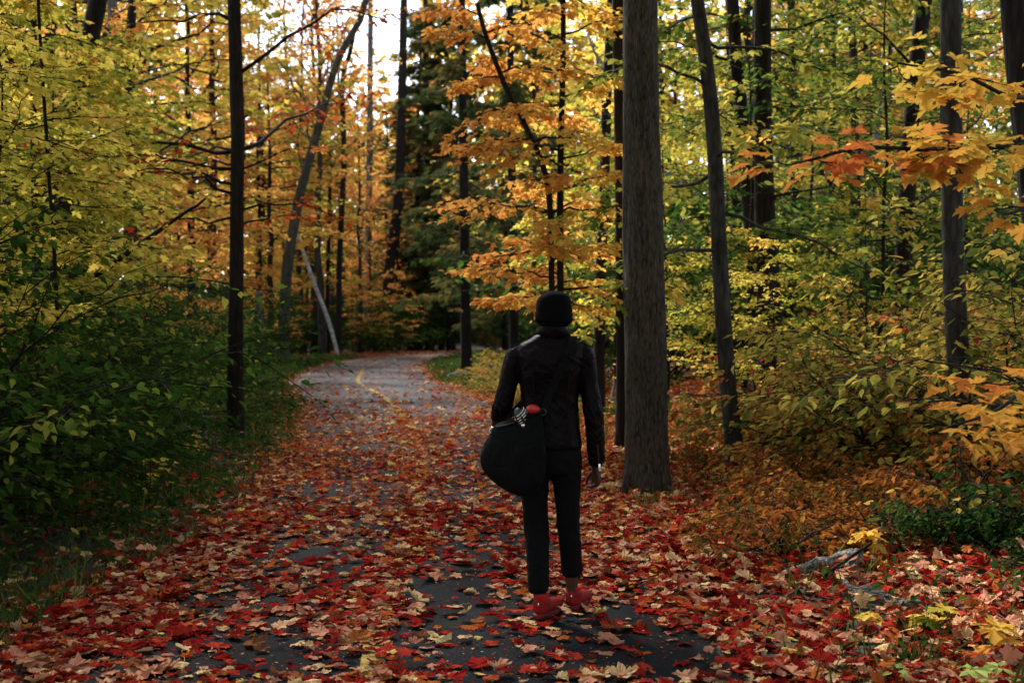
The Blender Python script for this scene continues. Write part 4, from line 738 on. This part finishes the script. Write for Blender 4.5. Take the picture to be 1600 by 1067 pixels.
def hero_leaves():
    base = {}; seen = {}
    for P, D, N, S, T, u, v in HERO:
        ci = next(i for i, (lim, _) in enumerate(COLN) if T < lim); k = (ci * 7 + int(P[0] * 977) + int(P[1] * 331)) % 6; key = (ci, k)
        if key not in base:
            V0, F0 = LIT[k]; st, sf = tubes(np.array([[(0, .0, .0), (.02, -.25, .06), (.06, -.5, .03)]]), np.array([[.014, .011, .016]]), 4); V, F = join((V0, F0), (st, sf)); t = (COLN[ci - 1][0] if ci else 0) * .5 + min(COLN[ci][0], 1) * .5
            o = mk("fallen_leaf", V, F, L_LITTER, tint=np.full(len(V), t)); base[key] = o
        else: o = base[key].copy(); COL.objects.link(o)
        d = Vector(norm(D)); nn = Vector(N); X = d.cross(nn).normalized(); Z = X.cross(d); M = Matrix((X, d, Z)).transposed().to_4x4(); o.matrix_world = Matrix.Translation(Vector(P)) @ M @ Matrix.Scale(float(S), 4)
        s = lateral(P[0], P[1])[0]; dark = bare(np.array([P[0]]), np.array([P[1]]))[0] > .35 and abs(s) < 1.6
        where = ("on bare asphalt" if dark else "among leaves" if abs(s) < 1.6 else "on the right bank" if s > 0 else "on the left verge")
        du, dv = u - 868, v - 965
        near = "by the person's shoes" if abs(du) < 90 and abs(dv) < 45 else "at the bottom edge" if v > 1020 else "below the person" if abs(du) < 140 and v > 965 else "near the worn yellow line" if abs(u - 578) < 70 else "left of the yellow line" if u < 510 else "right of the person" if u > 960 else "left of the person"
        size = "large " if S > .095 else "small " if S < .07 else ""
        lab = f"{size}{COLN[ci][1]} {POSE[k]} leaf {where} {near}"; seen.setdefault(lab, []).append((P[1], o))
    for lab, L in seen.items():
        L.sort(key=lambda q: q[0])
        for i, (_, o) in enumerate(L):
            l = lab + (f", {ORD[i]} such" if len(L) > 1 else ""); tag(o, l, "leaf", "fallen maple leaves in the foreground")
hero_leaves()
# ------------------------------------------------------------------ the person
PX, PY = .21, 6.95
def lx(u): return (u - 860) / 288.
def lz(v): return (968 - v) / 288.
def fabric(name, col, rough, spec, sc, st, var=.3, fold=0):
    m, nt, b, out = mat_new(name); c = coords(nt); n = noise(nt, sc, 5, c, .6); big = noise(nt, 7, 4, c, .55, 1.2)
    r = ramp(nt, [(.3, tuple(x * (1 - var) for x in col)), (.7, tuple(x * (1 + var) for x in col))]); nt.links.new(n.outputs[0], r.inputs[0]); nt.links.new(r.outputs[0], b.inputs["Base Color"])
    b.inputs["Roughness"].default_value = rough; b.inputs["Specular IOR Level"].default_value = spec
    bn = bump(nt, n.outputs[0], st, .003, b)
    if fold:
        b2 = nt.nodes.new("ShaderNodeBump"); b2.inputs["Strength"].default_value = fold; b2.inputs["Distance"].default_value = .03; nt.links.new(big.outputs[0], b2.inputs["Height"]); nt.links.new(b2.outputs[0], bn.inputs["Normal"])
    return m
LEATHER = fabric("black_leather", (.0035, .0014, .0016), .45, .07, 90, .3, fold=.55)
CLOTH = fabric("black_trouser_cloth", (.0035, .0035, .004), .9, .1, 220, .3, fold=.4)
KNIT = fabric("black_knit", (.003, .003, .003), .95, .05, 160, .8)
CANVAS = fabric("black_canvas", (.0028, .0028, .0028), .85, .1, 200, .4, fold=.9)
SKIN = fabric("brown_skin", (.05, .025, .016), .5, .35, 120, .15, .15)
REDSH = fabric("red_shoe_leather", (.19, .008, .006), .6, .12, 90, .25, .2)
REDSOCK = fabric("red_sock_knit", (.38, .02, .014), .9, .1, 200, .6)
SOLE = fabric("red_rubber", (.10, .008, .007), .7, .3, 90, .2)
METAL = plain("silver_metal", (.8, .8, .8), .25, .5, 60, .05, .1, 1)
WHITE = plain("white_plastic", (.7, .7, .7), .35, .5, 60, .05, .05)
REDPL = plain("red_plastic", (.45, .012, .012), .3, .5, 30, .1, .15)
BLACKPL = plain("black_plastic", (.006, .006, .006), .35, .5, 40, .1, .2)
HAIR = fabric("black_hair", (.006, .005, .005), .7, .3, 200, .8)
def chain(pts, rads, asp=1., k=16, n=5):
    P = catmull(np.array(pts, float), n); c = np.linspace(0, 1, len(P)); r = np.interp(c, np.linspace(0, 1, len(rads)), rads)
    # domed ends so that every piece is closed and rounded
    d0, d1 = norm(P[0] - P[1]), norm(P[-1] - P[-2]); P = np.vstack([P[0] + d0 * r[0] * .5, P[0] + d0 * r[0] * .3, P, P[-1] + d1 * r[-1] * .3, P[-1] + d1 * r[-1] * .5]); r = np.concatenate([[r[0] * .35, r[0] * .8], r, [r[-1] * .8, r[-1] * .35]])
    return tubes(P[None], r[None], k, aspect=asp)
def rings(R_, k=28, p=2.3):
    """stack of level rings (cx, cy, z, rx, ry) closed at both ends"""
    R_ = np.array(R_, float); n = len(R_); t = np.linspace(0, n - 1, (n - 1) * 5 + 1); R2 = np.stack([np.interp(t, np.arange(n), R_[:, i]) for i in range(5)], 1); R2 = catmull(R_, 5)
    th = np.arange(k) / k * 2 * np.pi; c, s = np.cos(th), np.sin(th); sx = np.sign(c) * np.abs(c) ** (2 / p); sy = np.sign(s) * np.abs(s) ** (2 / p)
    V = np.stack([R2[:, 0:1] + R2[:, 3:4] * sx, R2[:, 1:2] + R2[:, 4:5] * sy, np.repeat(R2[:, 2:3], k, 1)], -1).reshape(-1, 3); m = len(R2)
    i = (np.arange(m - 1) * k)[:, None]; j = np.arange(k)[None]; j2 = (j + 1) % k; F = np.stack([i + j, i + j2, i + k + j2, i + k + j], -1).reshape(-1, 4)
    a, b = len(V), len(V) + 1; V = np.vstack([V, R2[0, :3], R2[-1, :3]]); jj = np.arange(k); T = np.vstack([np.stack([(jj + 1) % k, jj, np.full(k, a)], 1), np.stack([(m - 1) * k + jj, (m - 1) * k + (jj + 1) % k, np.full(k, b)], 1)])
    return V, [F, T]
def ell(c, r, n=10):
    V, F = blob(1, 1, 1, 1, n, 0); return V * np.array(r) + np.array(c), F
def fuse(name, parts, mat, parent, voxel=.008, smooth=4, crease=0):
    """one continuous surface grown from overlapping closed pieces"""
    o = mk(name, *join(*parts), mat, None); m = o.modifiers.new("r", 'REMESH'); m.mode = 'VOXEL'; m.voxel_size = voxel; m.use_smooth_shade = True
    s = o.modifiers.new("s", 'SMOOTH'); s.factor = .5; s.iterations = smooth
    me = bpy.data.meshes.new_from_object(o.evaluated_get(bpy.context.evaluated_depsgraph_get())); old = o.data; o.modifiers.clear(); o.data = me; bpy.data.meshes.remove(old); me.name = name
    if not me.materials: me.materials.append(mat)
    if crease:
        n = len(me.vertices); co = np.empty(n * 3, np.float32); no = np.empty(n * 3, np.float32); me.vertices.foreach_get("co", co); me.vertices.foreach_get("normal", no); co = co.reshape(-1, 3); no = no.reshape(-1, 3); x, y, z = co.T
        a = np.arctan2(y, x - np.where(np.abs(x) > .19, np.sign(x) * .23, np.where(z < .8, np.sign(x) * .09, 0))); rid = 1 - 2 * np.abs(vnoise(a * 1.6 + z * 9 + 7, z * 26 + a * 1.3, 1., 12) - .5); rid2 = 1 - 2 * np.abs(vnoise(a * 2.5 - z * 12, z * 15 - a * 2, 1., 14) - .5)
        at_ = .35 + sum(np.exp(-((z - c) / w) ** 2) for c, w in crease[1]); co += no * (crease[0] * at_ * (.7 * rid ** 2 + .5 * rid2 ** 2 - .55) * np.clip(vnoise(x * 9 + y * 7, z * 8, 1., 15) * 1.6, .2, 1))[:, None]; me.vertices.foreach_set("co", co.ravel()); me.update()
    o.parent = parent; return o
def person():
    e = empty("person", (PX, PY, 0), "person seen from behind in black leather jacket, black beanie, cropped black trousers and red shoes", "person")
    Z0 = .024
    LF, RF = np.array([-.060, -.10, Z0]), np.array([.122, .10, Z0])                         # heels
    # ---- body: one continuous surface
    head = [ell((.018, .015, 1.665), (.074, .096, .105), 14), ell((.018, .05, 1.605), (.052, .062, .062), 10), chain([(.016, -.012, 1.47), (.017, .0, 1.53), (.018, .008, 1.6)], [.062, .056, .056]),
            chain([(.018, .100, 1.672), (.018, .116, 1.645), (.018, .122, 1.628)], [.008, .011, .014], k=8), ell((.018, .118, 1.628), (.017, .012, .009), 6), ell((.018, .098, 1.592), (.024, .012, .006), 6), ell((.018, .096, 1.583), (.021, .012, .006), 6), ell((.018, .082, 1.562), (.026, .024, .018), 6),
            ell((-.060, .0, 1.655), (.010, .020, .032), 6), ell((.096, .0, 1.655), (.010, .020, .032), 6), ell((-.010, .098, 1.686), (.016, .01, .006), 6), ell((.046, .098, 1.686), (.016, .01, .006), 6)]
    torso = [rings([(0, 0, .80, .12, .08), (0, 0, .92, .145, .095), (0, 0, 1.05, .135, .085), (0, 0, 1.15, .130, .085), (0, 0, 1.35, .150, .10), (0, 0, 1.45, .145, .085), (0, 0, 1.51, .07, .06)])]
    shL, elL, wrL = (-.185, 0, 1.435), (-.262, .01, 1.145), (-.292, .19, 1.045); shR, elR, wrR = (.185, 0, 1.435), (.230, -.015, 1.12), (.250, .035, .83)
    arms = [chain([shL, (-.225, 0, 1.3), elL], [.052, .045, .038]), chain([elL, (-.28, .1, 1.09), wrL], [.038, .036, .026]), chain([shR, (.205, 0, 1.3), elR], [.052, .045, .038]), chain([elR, (.243, .005, .97), wrR], [.038, .036, .026])]
    legs = [chain([(-.085, 0, .86), (-.088, .005, .66), (-.075, .0, .48), (-.068, -.05, .28), (-.062, -.085, .11), (-.062, -.08, .06)], [.082, .07, .046, .040, .030, .032]), chain([(.085, 0, .86), (.093, .02, .66), (.105, .05, .48), (.115, .08, .28), (.122, .105, .12), (.122, .11, .06)], [.082, .07, .046, .040, .030, .032]),
            chain([(-.06, -.085, .075), (-.032, -.02, .062), (-.005, .035, .05)], [.03, .03, .022]), chain([(.123, .10, .075), (.150, .175, .062), (.174, .235, .05)], [.03, .03, .022])]
    def hand(w, down, fwd, side, curl):
        """w wrist, down direction of the palm, fwd the way the palm faces, side towards the thumb"""
        w, d, f, s = [np.array(q, float) for q in (w, norm(np.array(down, float)), norm(np.array(fwd, float)), norm(np.array(side, float)))]
        out = [chain([w - d * .02, w + d * .015], [.025, .026], .8)]
        for k, o in enumerate((.028, .009, -.010, -.028)): out.append(chain([w + s * o * .6, w + d * .04 + s * o * .9, w + d * .078 + s * o], [.017, .0155, .0125], k=10))
        for k, (o, L) in enumerate(((.029, .066), (.010, .074), (-.010, .068), (-.028, .052))):
            a = w + d * .078 + s * o; P = [a]; ang = .25
            for q, fr in enumerate((.44, .32, .24)):
                ang += curl[q] * (1 + .08 * k); P.append(P[-1] + (d * math.cos(ang) + f * math.sin(ang)) * L * fr + s * (-.001 * k))
            out.append(chain(P, [.0098, .009, .0082, .0072], k=8, n=4))
        t0 = w + d * .02 + s * .026; out.append(chain([t0, t0 + d * .026 + s * .020 + f * .016, t0 + d * .052 + s * .020 + f * .032, t0 + d * .072 + s * .010 + f * .042], [.014, .0125, .0105, .009], k=8, n=4)); return out
    hands = hand((.2515, .04, .815), (.0, .12, -1), (-.75, .65, 0), (-.45, .9, 0), (.35, .6, .45)) + hand(wrL, (.25, .75, -.55), (.75, .0, -.65), (.55, -.5, .6), (.5, .75, .5))
    fuse("body", head + torso + arms + legs + hands, SKIN, e, .0052, 3)
    # ---- hat and hair
    hat = fuse("beanie", [rings([(.017, -.006, 1.588, .074, .080), (.017, -.004, 1.605, .088, .097), (.018, .0, 1.655, .098, .116), (.018, .0, 1.70, .097, .114), (.018, -.006, 1.735, .090, .106), (.020, -.014, 1.76, .070, .086), (.022, -.018, 1.776, .040, .050), (.022, -.018, 1.782, .012, .014)], 40, 2.15)], KNIT, e, .006, 3, (.003, ((1.72, .06),)))
    th = np.arange(64) / 64 * 6.2832; q = np.stack([.017 + .0985 * np.cos(th), -.001 + .110 * np.sin(th), 1.642 + .004 * np.sin(th * 2)], 1); q = np.vstack([q, q[:1]])
    mk("cuff", *tubes(q[None], np.full((1, 65), .005), 8, cap=False, aspect=6), KNIT, hat, smooth=True)
    mk("hair", *join(rings([(.017, -.028, 1.575, .045, .035), (.017, -.025, 1.60, .064, .062), (.017, -.012, 1.63, .078, .085)], 24)), HAIR, e, smooth=True)
    # ---- trousers
    fuse("trousers", [rings([(0, 0, .80, .155, .105), (0, -.004, .88, .168, .118), (0, 0, .98, .160, .108), (0, 0, 1.04, .15, .1)], 32, 2.2),
                      chain([(-.083, -.005, .87), (-.086, 0, .74), (-.085, .005, .62), (-.076, .005, .49), (-.070, -.035, .34), (-.068, -.078, .175)], [.092, .080, .070, .067, .063, .056], k=20),
                      chain([(.083, 0, .87), (.088, .008, .74), (.093, .025, .62), (.100, .05, .49), (.112, .075, .36), (.121, .100, .235)], [.090, .079, .068, .063, .061, .060], k=20)], CLOTH, e, .0065, 3, (.008, ((.49, .10), (.24, .08), (.80, .07))))
    # ---- jacket
    jk = fuse("jacket", [rings([(.0, 0, .925, .168, .122), (.0, 0, .955, .170, .126), (-.004, 0, 1.05, .163, .118), (-.006, 0, 1.16, .156, .112), (-.006, 0, 1.25, .160, .118), (-.004, -.004, 1.36, .176, .132), (-.002, -.006, 1.44, .188, .120), (.0, -.004, 1.488, .186, .088), (.004, -.002, 1.522, .125, .076), (.008, 0, 1.548, .080, .070), (.010, 0, 1.56, .070, .066)], 40, 2.3),
                         chain([(-.13, -.004, 1.440), (-.180, -.003, 1.432), (-.210, 0, 1.36), (-.231, 0, 1.278), (-.250, .002, 1.20), (-.262, .012, 1.142)], [.060, .060, .055, .051, .053, .056], k=22),
                         chain([(-.262, .005, 1.150), (-.273, .06, 1.108), (-.288, .155, 1.062)], [.055, .052, .043], k=22),
                         chain([(.13, -.004, 1.442), (.178, -.003, 1.436), (.197, 0, 1.36), (.208, 0, 1.278), (.222, -.006, 1.19), (.230, -.012, 1.12)], [.060, .060, .055, .050, .053, .055], k=22),
                         chain([(.229, -.012, 1.13), (.240, -.004, 1.04), (.246, .008, .94), (.250, .026, .845)], [.054, .053, .050, .041], k=22)], LEATHER, e, .0062, 3, (.0075, ((1.14, .09), (1.40, .05), (.88, .06))))
    # collar standing round the neck
    n = 36; a = np.linspace(R(-58), R(238), n); ring = lambda rx, ry, z, dz: np.stack([.014 + rx * np.cos(-a), .002 + ry * np.sin(-a), z + dz * np.clip(np.sin(a), -.2, 1)], 1)
    r0, r1, r2, r3 = ring(.070, .066, 1.55, .0), ring(.074, .074, 1.588, .028), ring(.080, .082, 1.578, .022), ring(.096, .096, 1.532, .002)
    Vc = np.concatenate([r0, r1, r2, r3]); Q = np.array([(b * n + i, b * n + i + 1, (b + 1) * n + i + 1, (b + 1) * n + i) for b in range(3) for i in range(n - 1)]); co = mk("collar", Vc, Q, LEATHER, jk, smooth=True); sm = co.modifiers.new("thick", 'SOLIDIFY'); sm.thickness = .005
    def ribbon(pts, w, t, mat, name, par, up=None):
        P = catmull(np.array(pts, float), 6); T = norm(np.gradient(P, axis=0)); U = np.array(up(P) if callable(up) else [up] * len(P), float); W = norm(np.cross(T, U)); U = np.cross(W, T); k = len(P)
        V = np.concatenate([P + W * w / 2 + U * t, P - W * w / 2 + U * t, P - W * w / 2 - U * t, P + W * w / 2 - U * t]); i = np.arange(k - 1); F = [np.stack([i + a * k, i + 1 + a * k, i + 1 + b * k, i + b * k], 1) for a, b in ((0, 1), (1, 2), (2, 3), (3, 0))]
        F.append(np.array([(0, k, 2 * k, 3 * k), (k - 1, 4 * k - 1, 3 * k - 1, 2 * k - 1)])); return mk(name, V, F, mat, par, smooth=False)
    for s in (-1, 1): ribbon([(s * .10, -.01, 1.540), (s * .15, -.006, 1.521), (s * .195, -.004, 1.502), (s * .222, -.004, 1.478)], .036, .002, LEATHER, "epaulette", jk, (0, 0, 1))
    ribbon([(-.15, -.118, 1.40), (-.08, -.139, 1.392), (0, -.142, 1.390), (.08, -.139, 1.392), (.15, -.118, 1.40)], .008, .003, LEATHER, "back_seam", jk, (0, -1, 0))
    for s in (-1, 1): ribbon([(s * .10, -.126, 1.36), (s * .092, -.128, 1.25), (s * .088, -.124, 1.14), (s * .10, -.127, 1.0), (s * .10, -.127, .95)], .006, .003, LEATHER, "back_seam", jk, (0, -1, 0))
    def zipper(a, b, outd):
        z = ribbon([a, (np.array(a) + b) / 2 + np.array(outd) * .004, b], .010, .0016, BLACKPL, "cuff_zip", jk, outd); z2 = ribbon([np.array(b) + np.array(outd) * .005 + (0, 0, .004), np.array(b) + np.array(outd) * .006 + (.001, 0, -.014), np.array(b) + np.array(outd) * .006 + (.003, 0, -.034)], .011, .0022, METAL, "zip_pull", z, outd)
    zipper((.252, -.045, .955), (.262, -.022, .842), (.1, -1, 0)); zipper((-.290, .03, 1.145), (-.318, .095, 1.085), (-.7, -.6, .1))
    # ---- socks and shoes
    for f, yaw, hz in ((LF, -.44, 0), (RF, -.38, 0)):
        c, s = math.cos(yaw), math.sin(yaw); rot = lambda V: np.stack([V[:, 0] * c - V[:, 1] * s + f[0], V[:, 0] * s + V[:, 1] * c + f[1], V[:, 2] + f[2]], 1)
        V, F = rings([(0, .03, .06, .040, .048), (0, .026, .095, .039, .044), (0, .022, .112, .0385, .042), (0, .021, .121, .041, .045), (0, .02, .127, .039, .043), (0, .02, .129, .03, .034)], 24); mk("sock", rot(V), F, REDSOCK, e, smooth=True)
        sh = fuse("shoe", [(rot(V), F) for V, F in (chain([(0, -.005, .055), (0, .05, .055), (.002, .12, .048), (.006, .19, .038), (.008, .225, .034)], [.040, .045, .046, .044, .032], .95, 18), rings([(0, .028, .03, .041, .056), (0, .026, .07, .043, .053), (0, .024, .095, .044, .052), (0, .022, .103, .040, .048)], 24), chain([(0, -.022, .05), (0, -.026, .085), (0, -.024, .112)], [.018, .014, .010], k=10))], REDSH, e, .006, 2)
        V, F = rings([(0, .095, .0, .046, .135), (0, .095, .012, .049, .140), (0, .095, .026, .048, .138), (0, .095, .030, .044, .13)], 30, 2.4); mk("sole", rot(V), F, SOLE, sh, smooth=True)
        V, F = blob(4, .004, .003, .009, 6, 0); mk("heel_tab", rot(V + (0.012, -.046, .085)), F, METAL, sh, smooth=True)
        for q in range(4): mk("lace", *tubes(rot(np.array([(-.026, .075 + q * .022, .092 - q * .006), (0, .078 + q * .022, .102 - q * .007), (.026, .075 + q * .022, .092 - q * .006)]))[None], np.full((1, 3), .004), 6), REDSOCK, sh, smooth=True)
    # ---- shoulder bag: hangs from the person, so a thing of its own
    g = empty("shoulder_bag", (PX - .2, PY - .1, .93), "big soft black shoulder bag hanging at the person's left hip", "bag"); off = np.array(g.location) - np.array((PX, PY, 0))
    out = catmull(np.array([(lx(u), lz(v)) for u, v in ((772, 662), (760, 684), (751, 703), (750, 722), (757, 738), (772, 752), (793, 765), (815, 771), (834, 764), (848, 742), (852, 712), (850, 682), (846, 652), (838, 636), (820, 642), (796, 652))] + [(lx(772), lz(662))]), 5)[:-1]
    cen = np.array([lx(806), lz(706)]); plane = lambda x: -.205 + (-.03 - x) * .46; k = len(out); rr = np.array([1., .985, .95, .88, .76, .6, .4, .2]); V = []; F = []; r = np.random.default_rng(2)
    for side in (-1, 1):
        for ri, f in enumerate(rr):
            if side == 1 and ri == 0: continue
            xz = cen + (out - cen) * f; th = .074 * np.sqrt(max(0, 1 - f ** 2.6)) * (1 + .25 * np.clip((cen[1] - xz[:, 1]) / .15, -1, 1)) if f < 1 else 0 * xz[:, 0]
            wr = .010 * np.sin(xz[:, 0] * 55 + xz[:, 1] * 30 + 2.5 * vnoise(xz[:, 0], xz[:, 1], .08, 5)) * (1 - f) ** .4 if f < 1 else 0; V.append(np.stack([xz[:, 0], plane(xz[:, 0]) + side * (th + wr), xz[:, 1]], 1))
    V = np.concatenate(V); nb = len(rr)
    rid = [list(range(nb)), [0] + list(range(nb, 2 * nb - 1))]; i = np.arange(k); j = (i + 1) % k
    for si, R_ in enumerate(rid):
        for a, b in zip(R_[:-1], R_[1:]): q = np.stack([a * k + i, a * k + j, b * k + j, b * k + i], 1); F.append(q if si else q[:, ::-1])
    c0 = len(V); V = np.vstack([V, [[cen[0], plane(cen[0]) - .074, cen[1]], [cen[0], plane(cen[0]) + .074, cen[1]]]]); F.append(np.stack([rid[0][-1] * k + j, rid[0][-1] * k + i, np.full(k, c0)], 1)); F.append(np.stack([rid[1][-1] * k + i, rid[1][-1] * k + j, np.full(k, c0 + 1)], 1))
    body = mk("bag_body", V, F, CANVAS, g, smooth=True, off=off); ss = body.modifiers.new("s", 'SUBSURF'); ss.levels = 1; ss.render_levels = 1
    outer = lambda P: norm(np.stack([P[:, 0] * .4, P[:, 1] + .01, 0 * P[:, 2]], 1) + np.array([0, 0, 1.]) * np.clip((P[:, 2:3] - 1.42) / .1, 0, 1) * 1.2)
    A = lambda p: np.array(p) - off
    st = ribbon([A(p) for p in ((-.045, -.20, 1.135), (-.015, -.158, 1.22), (.03, -.150, 1.32), (.07, -.150, 1.41), (.10, -.128, 1.475), (.118, -.07, 1.525), (.125, .0, 1.535), (.115, .07, 1.515), (.08, .122, 1.46), (.02, .150, 1.36), (-.08, .148, 1.24), (-.19, .10, 1.13), (-.27, -.03, 1.075))], .042, .0025, CANVAS, "strap", g, lambda P: outer(P + off))
    flp = ribbon([A(p) for p in ((lx(776), plane(lx(776)) - .02, lz(665)), (lx(800), plane(lx(800)) - .035, lz(658)), (lx(825), plane(lx(825)) - .035, lz(646)), (lx(846), plane(lx(846)) - .02, lz(640)))], .02, .004, CANVAS, "zip_edge", g, (0, -.6, .8))
    for u, v in ((770, 671), (846, 640)):
        t = np.arange(17) / 16 * 6.2832; P = np.stack([lx(u) + .017 * np.cos(t), np.full(17, plane(lx(u)) - .012), lz(v) + .017 * np.sin(t)], 1); mk("strap_ring", *tubes(P[None] - off, np.full((1, 17), .0035), 6, cap=False), METAL if u < 800 else BLACKPL, g, smooth=True)
    # things sticking out of the bag
    c = np.array((PX + lx(813), PY + plane(lx(813)) - .02, lz(646))); b = empty("folded_umbrella", c, "folded black umbrella with white stripes sticking out of the bag's top", "umbrella"); b.rotation_euler = (R(15), R(-28), 0)
    t = np.linspace(0, 1, 16); P = np.stack([0 * t, 0 * t, -.12 + .165 * t], 1); rad = .030 + .008 * np.sin(t * 3); rad[-3:] = (.030, .022, .010); th = np.arange(40) / 40 * 6.2832
    mk("canopy", *tubes(P[None], rad[None], 40, ridge=(1 + .10 * np.sin(th * 7)[None, None] * np.ones((1, 16, 1)))), BLACKPL, b, smooth=True)
    for q in range(4):
        z = -.022 + q * .014; t2 = np.linspace(R(170), R(370), 20); rr_ = .0365 - .004 * max(0, q - 2); P = np.stack([rr_ * np.cos(t2), rr_ * np.sin(t2), z + .010 * np.cos(t2)], 1); mk("white_stripe", *tubes(P[None], np.full((1, 20), .0026), 6), WHITE, b, smooth=True)
    for q, (dx, dz) in enumerate(((-.012, -.045), (.024, -.040))): mk("end_cap", *ell((dx, -.036, dz), (.013, .012, .013), 8), METAL if q == 0 else BLACKPL, b, smooth=True)
    c = np.array((PX + lx(832), PY + plane(lx(832)) - .015, lz(636))); o = mk("red_pouch", *blob(9, .036, .028, .026, 14, .10), REDPL, smooth=True); o.location = c; o.rotation_euler = (0, R(12), 0); tag(o, "small glossy red pouch poking out of the bag beside the striped umbrella", "pouch")
person()
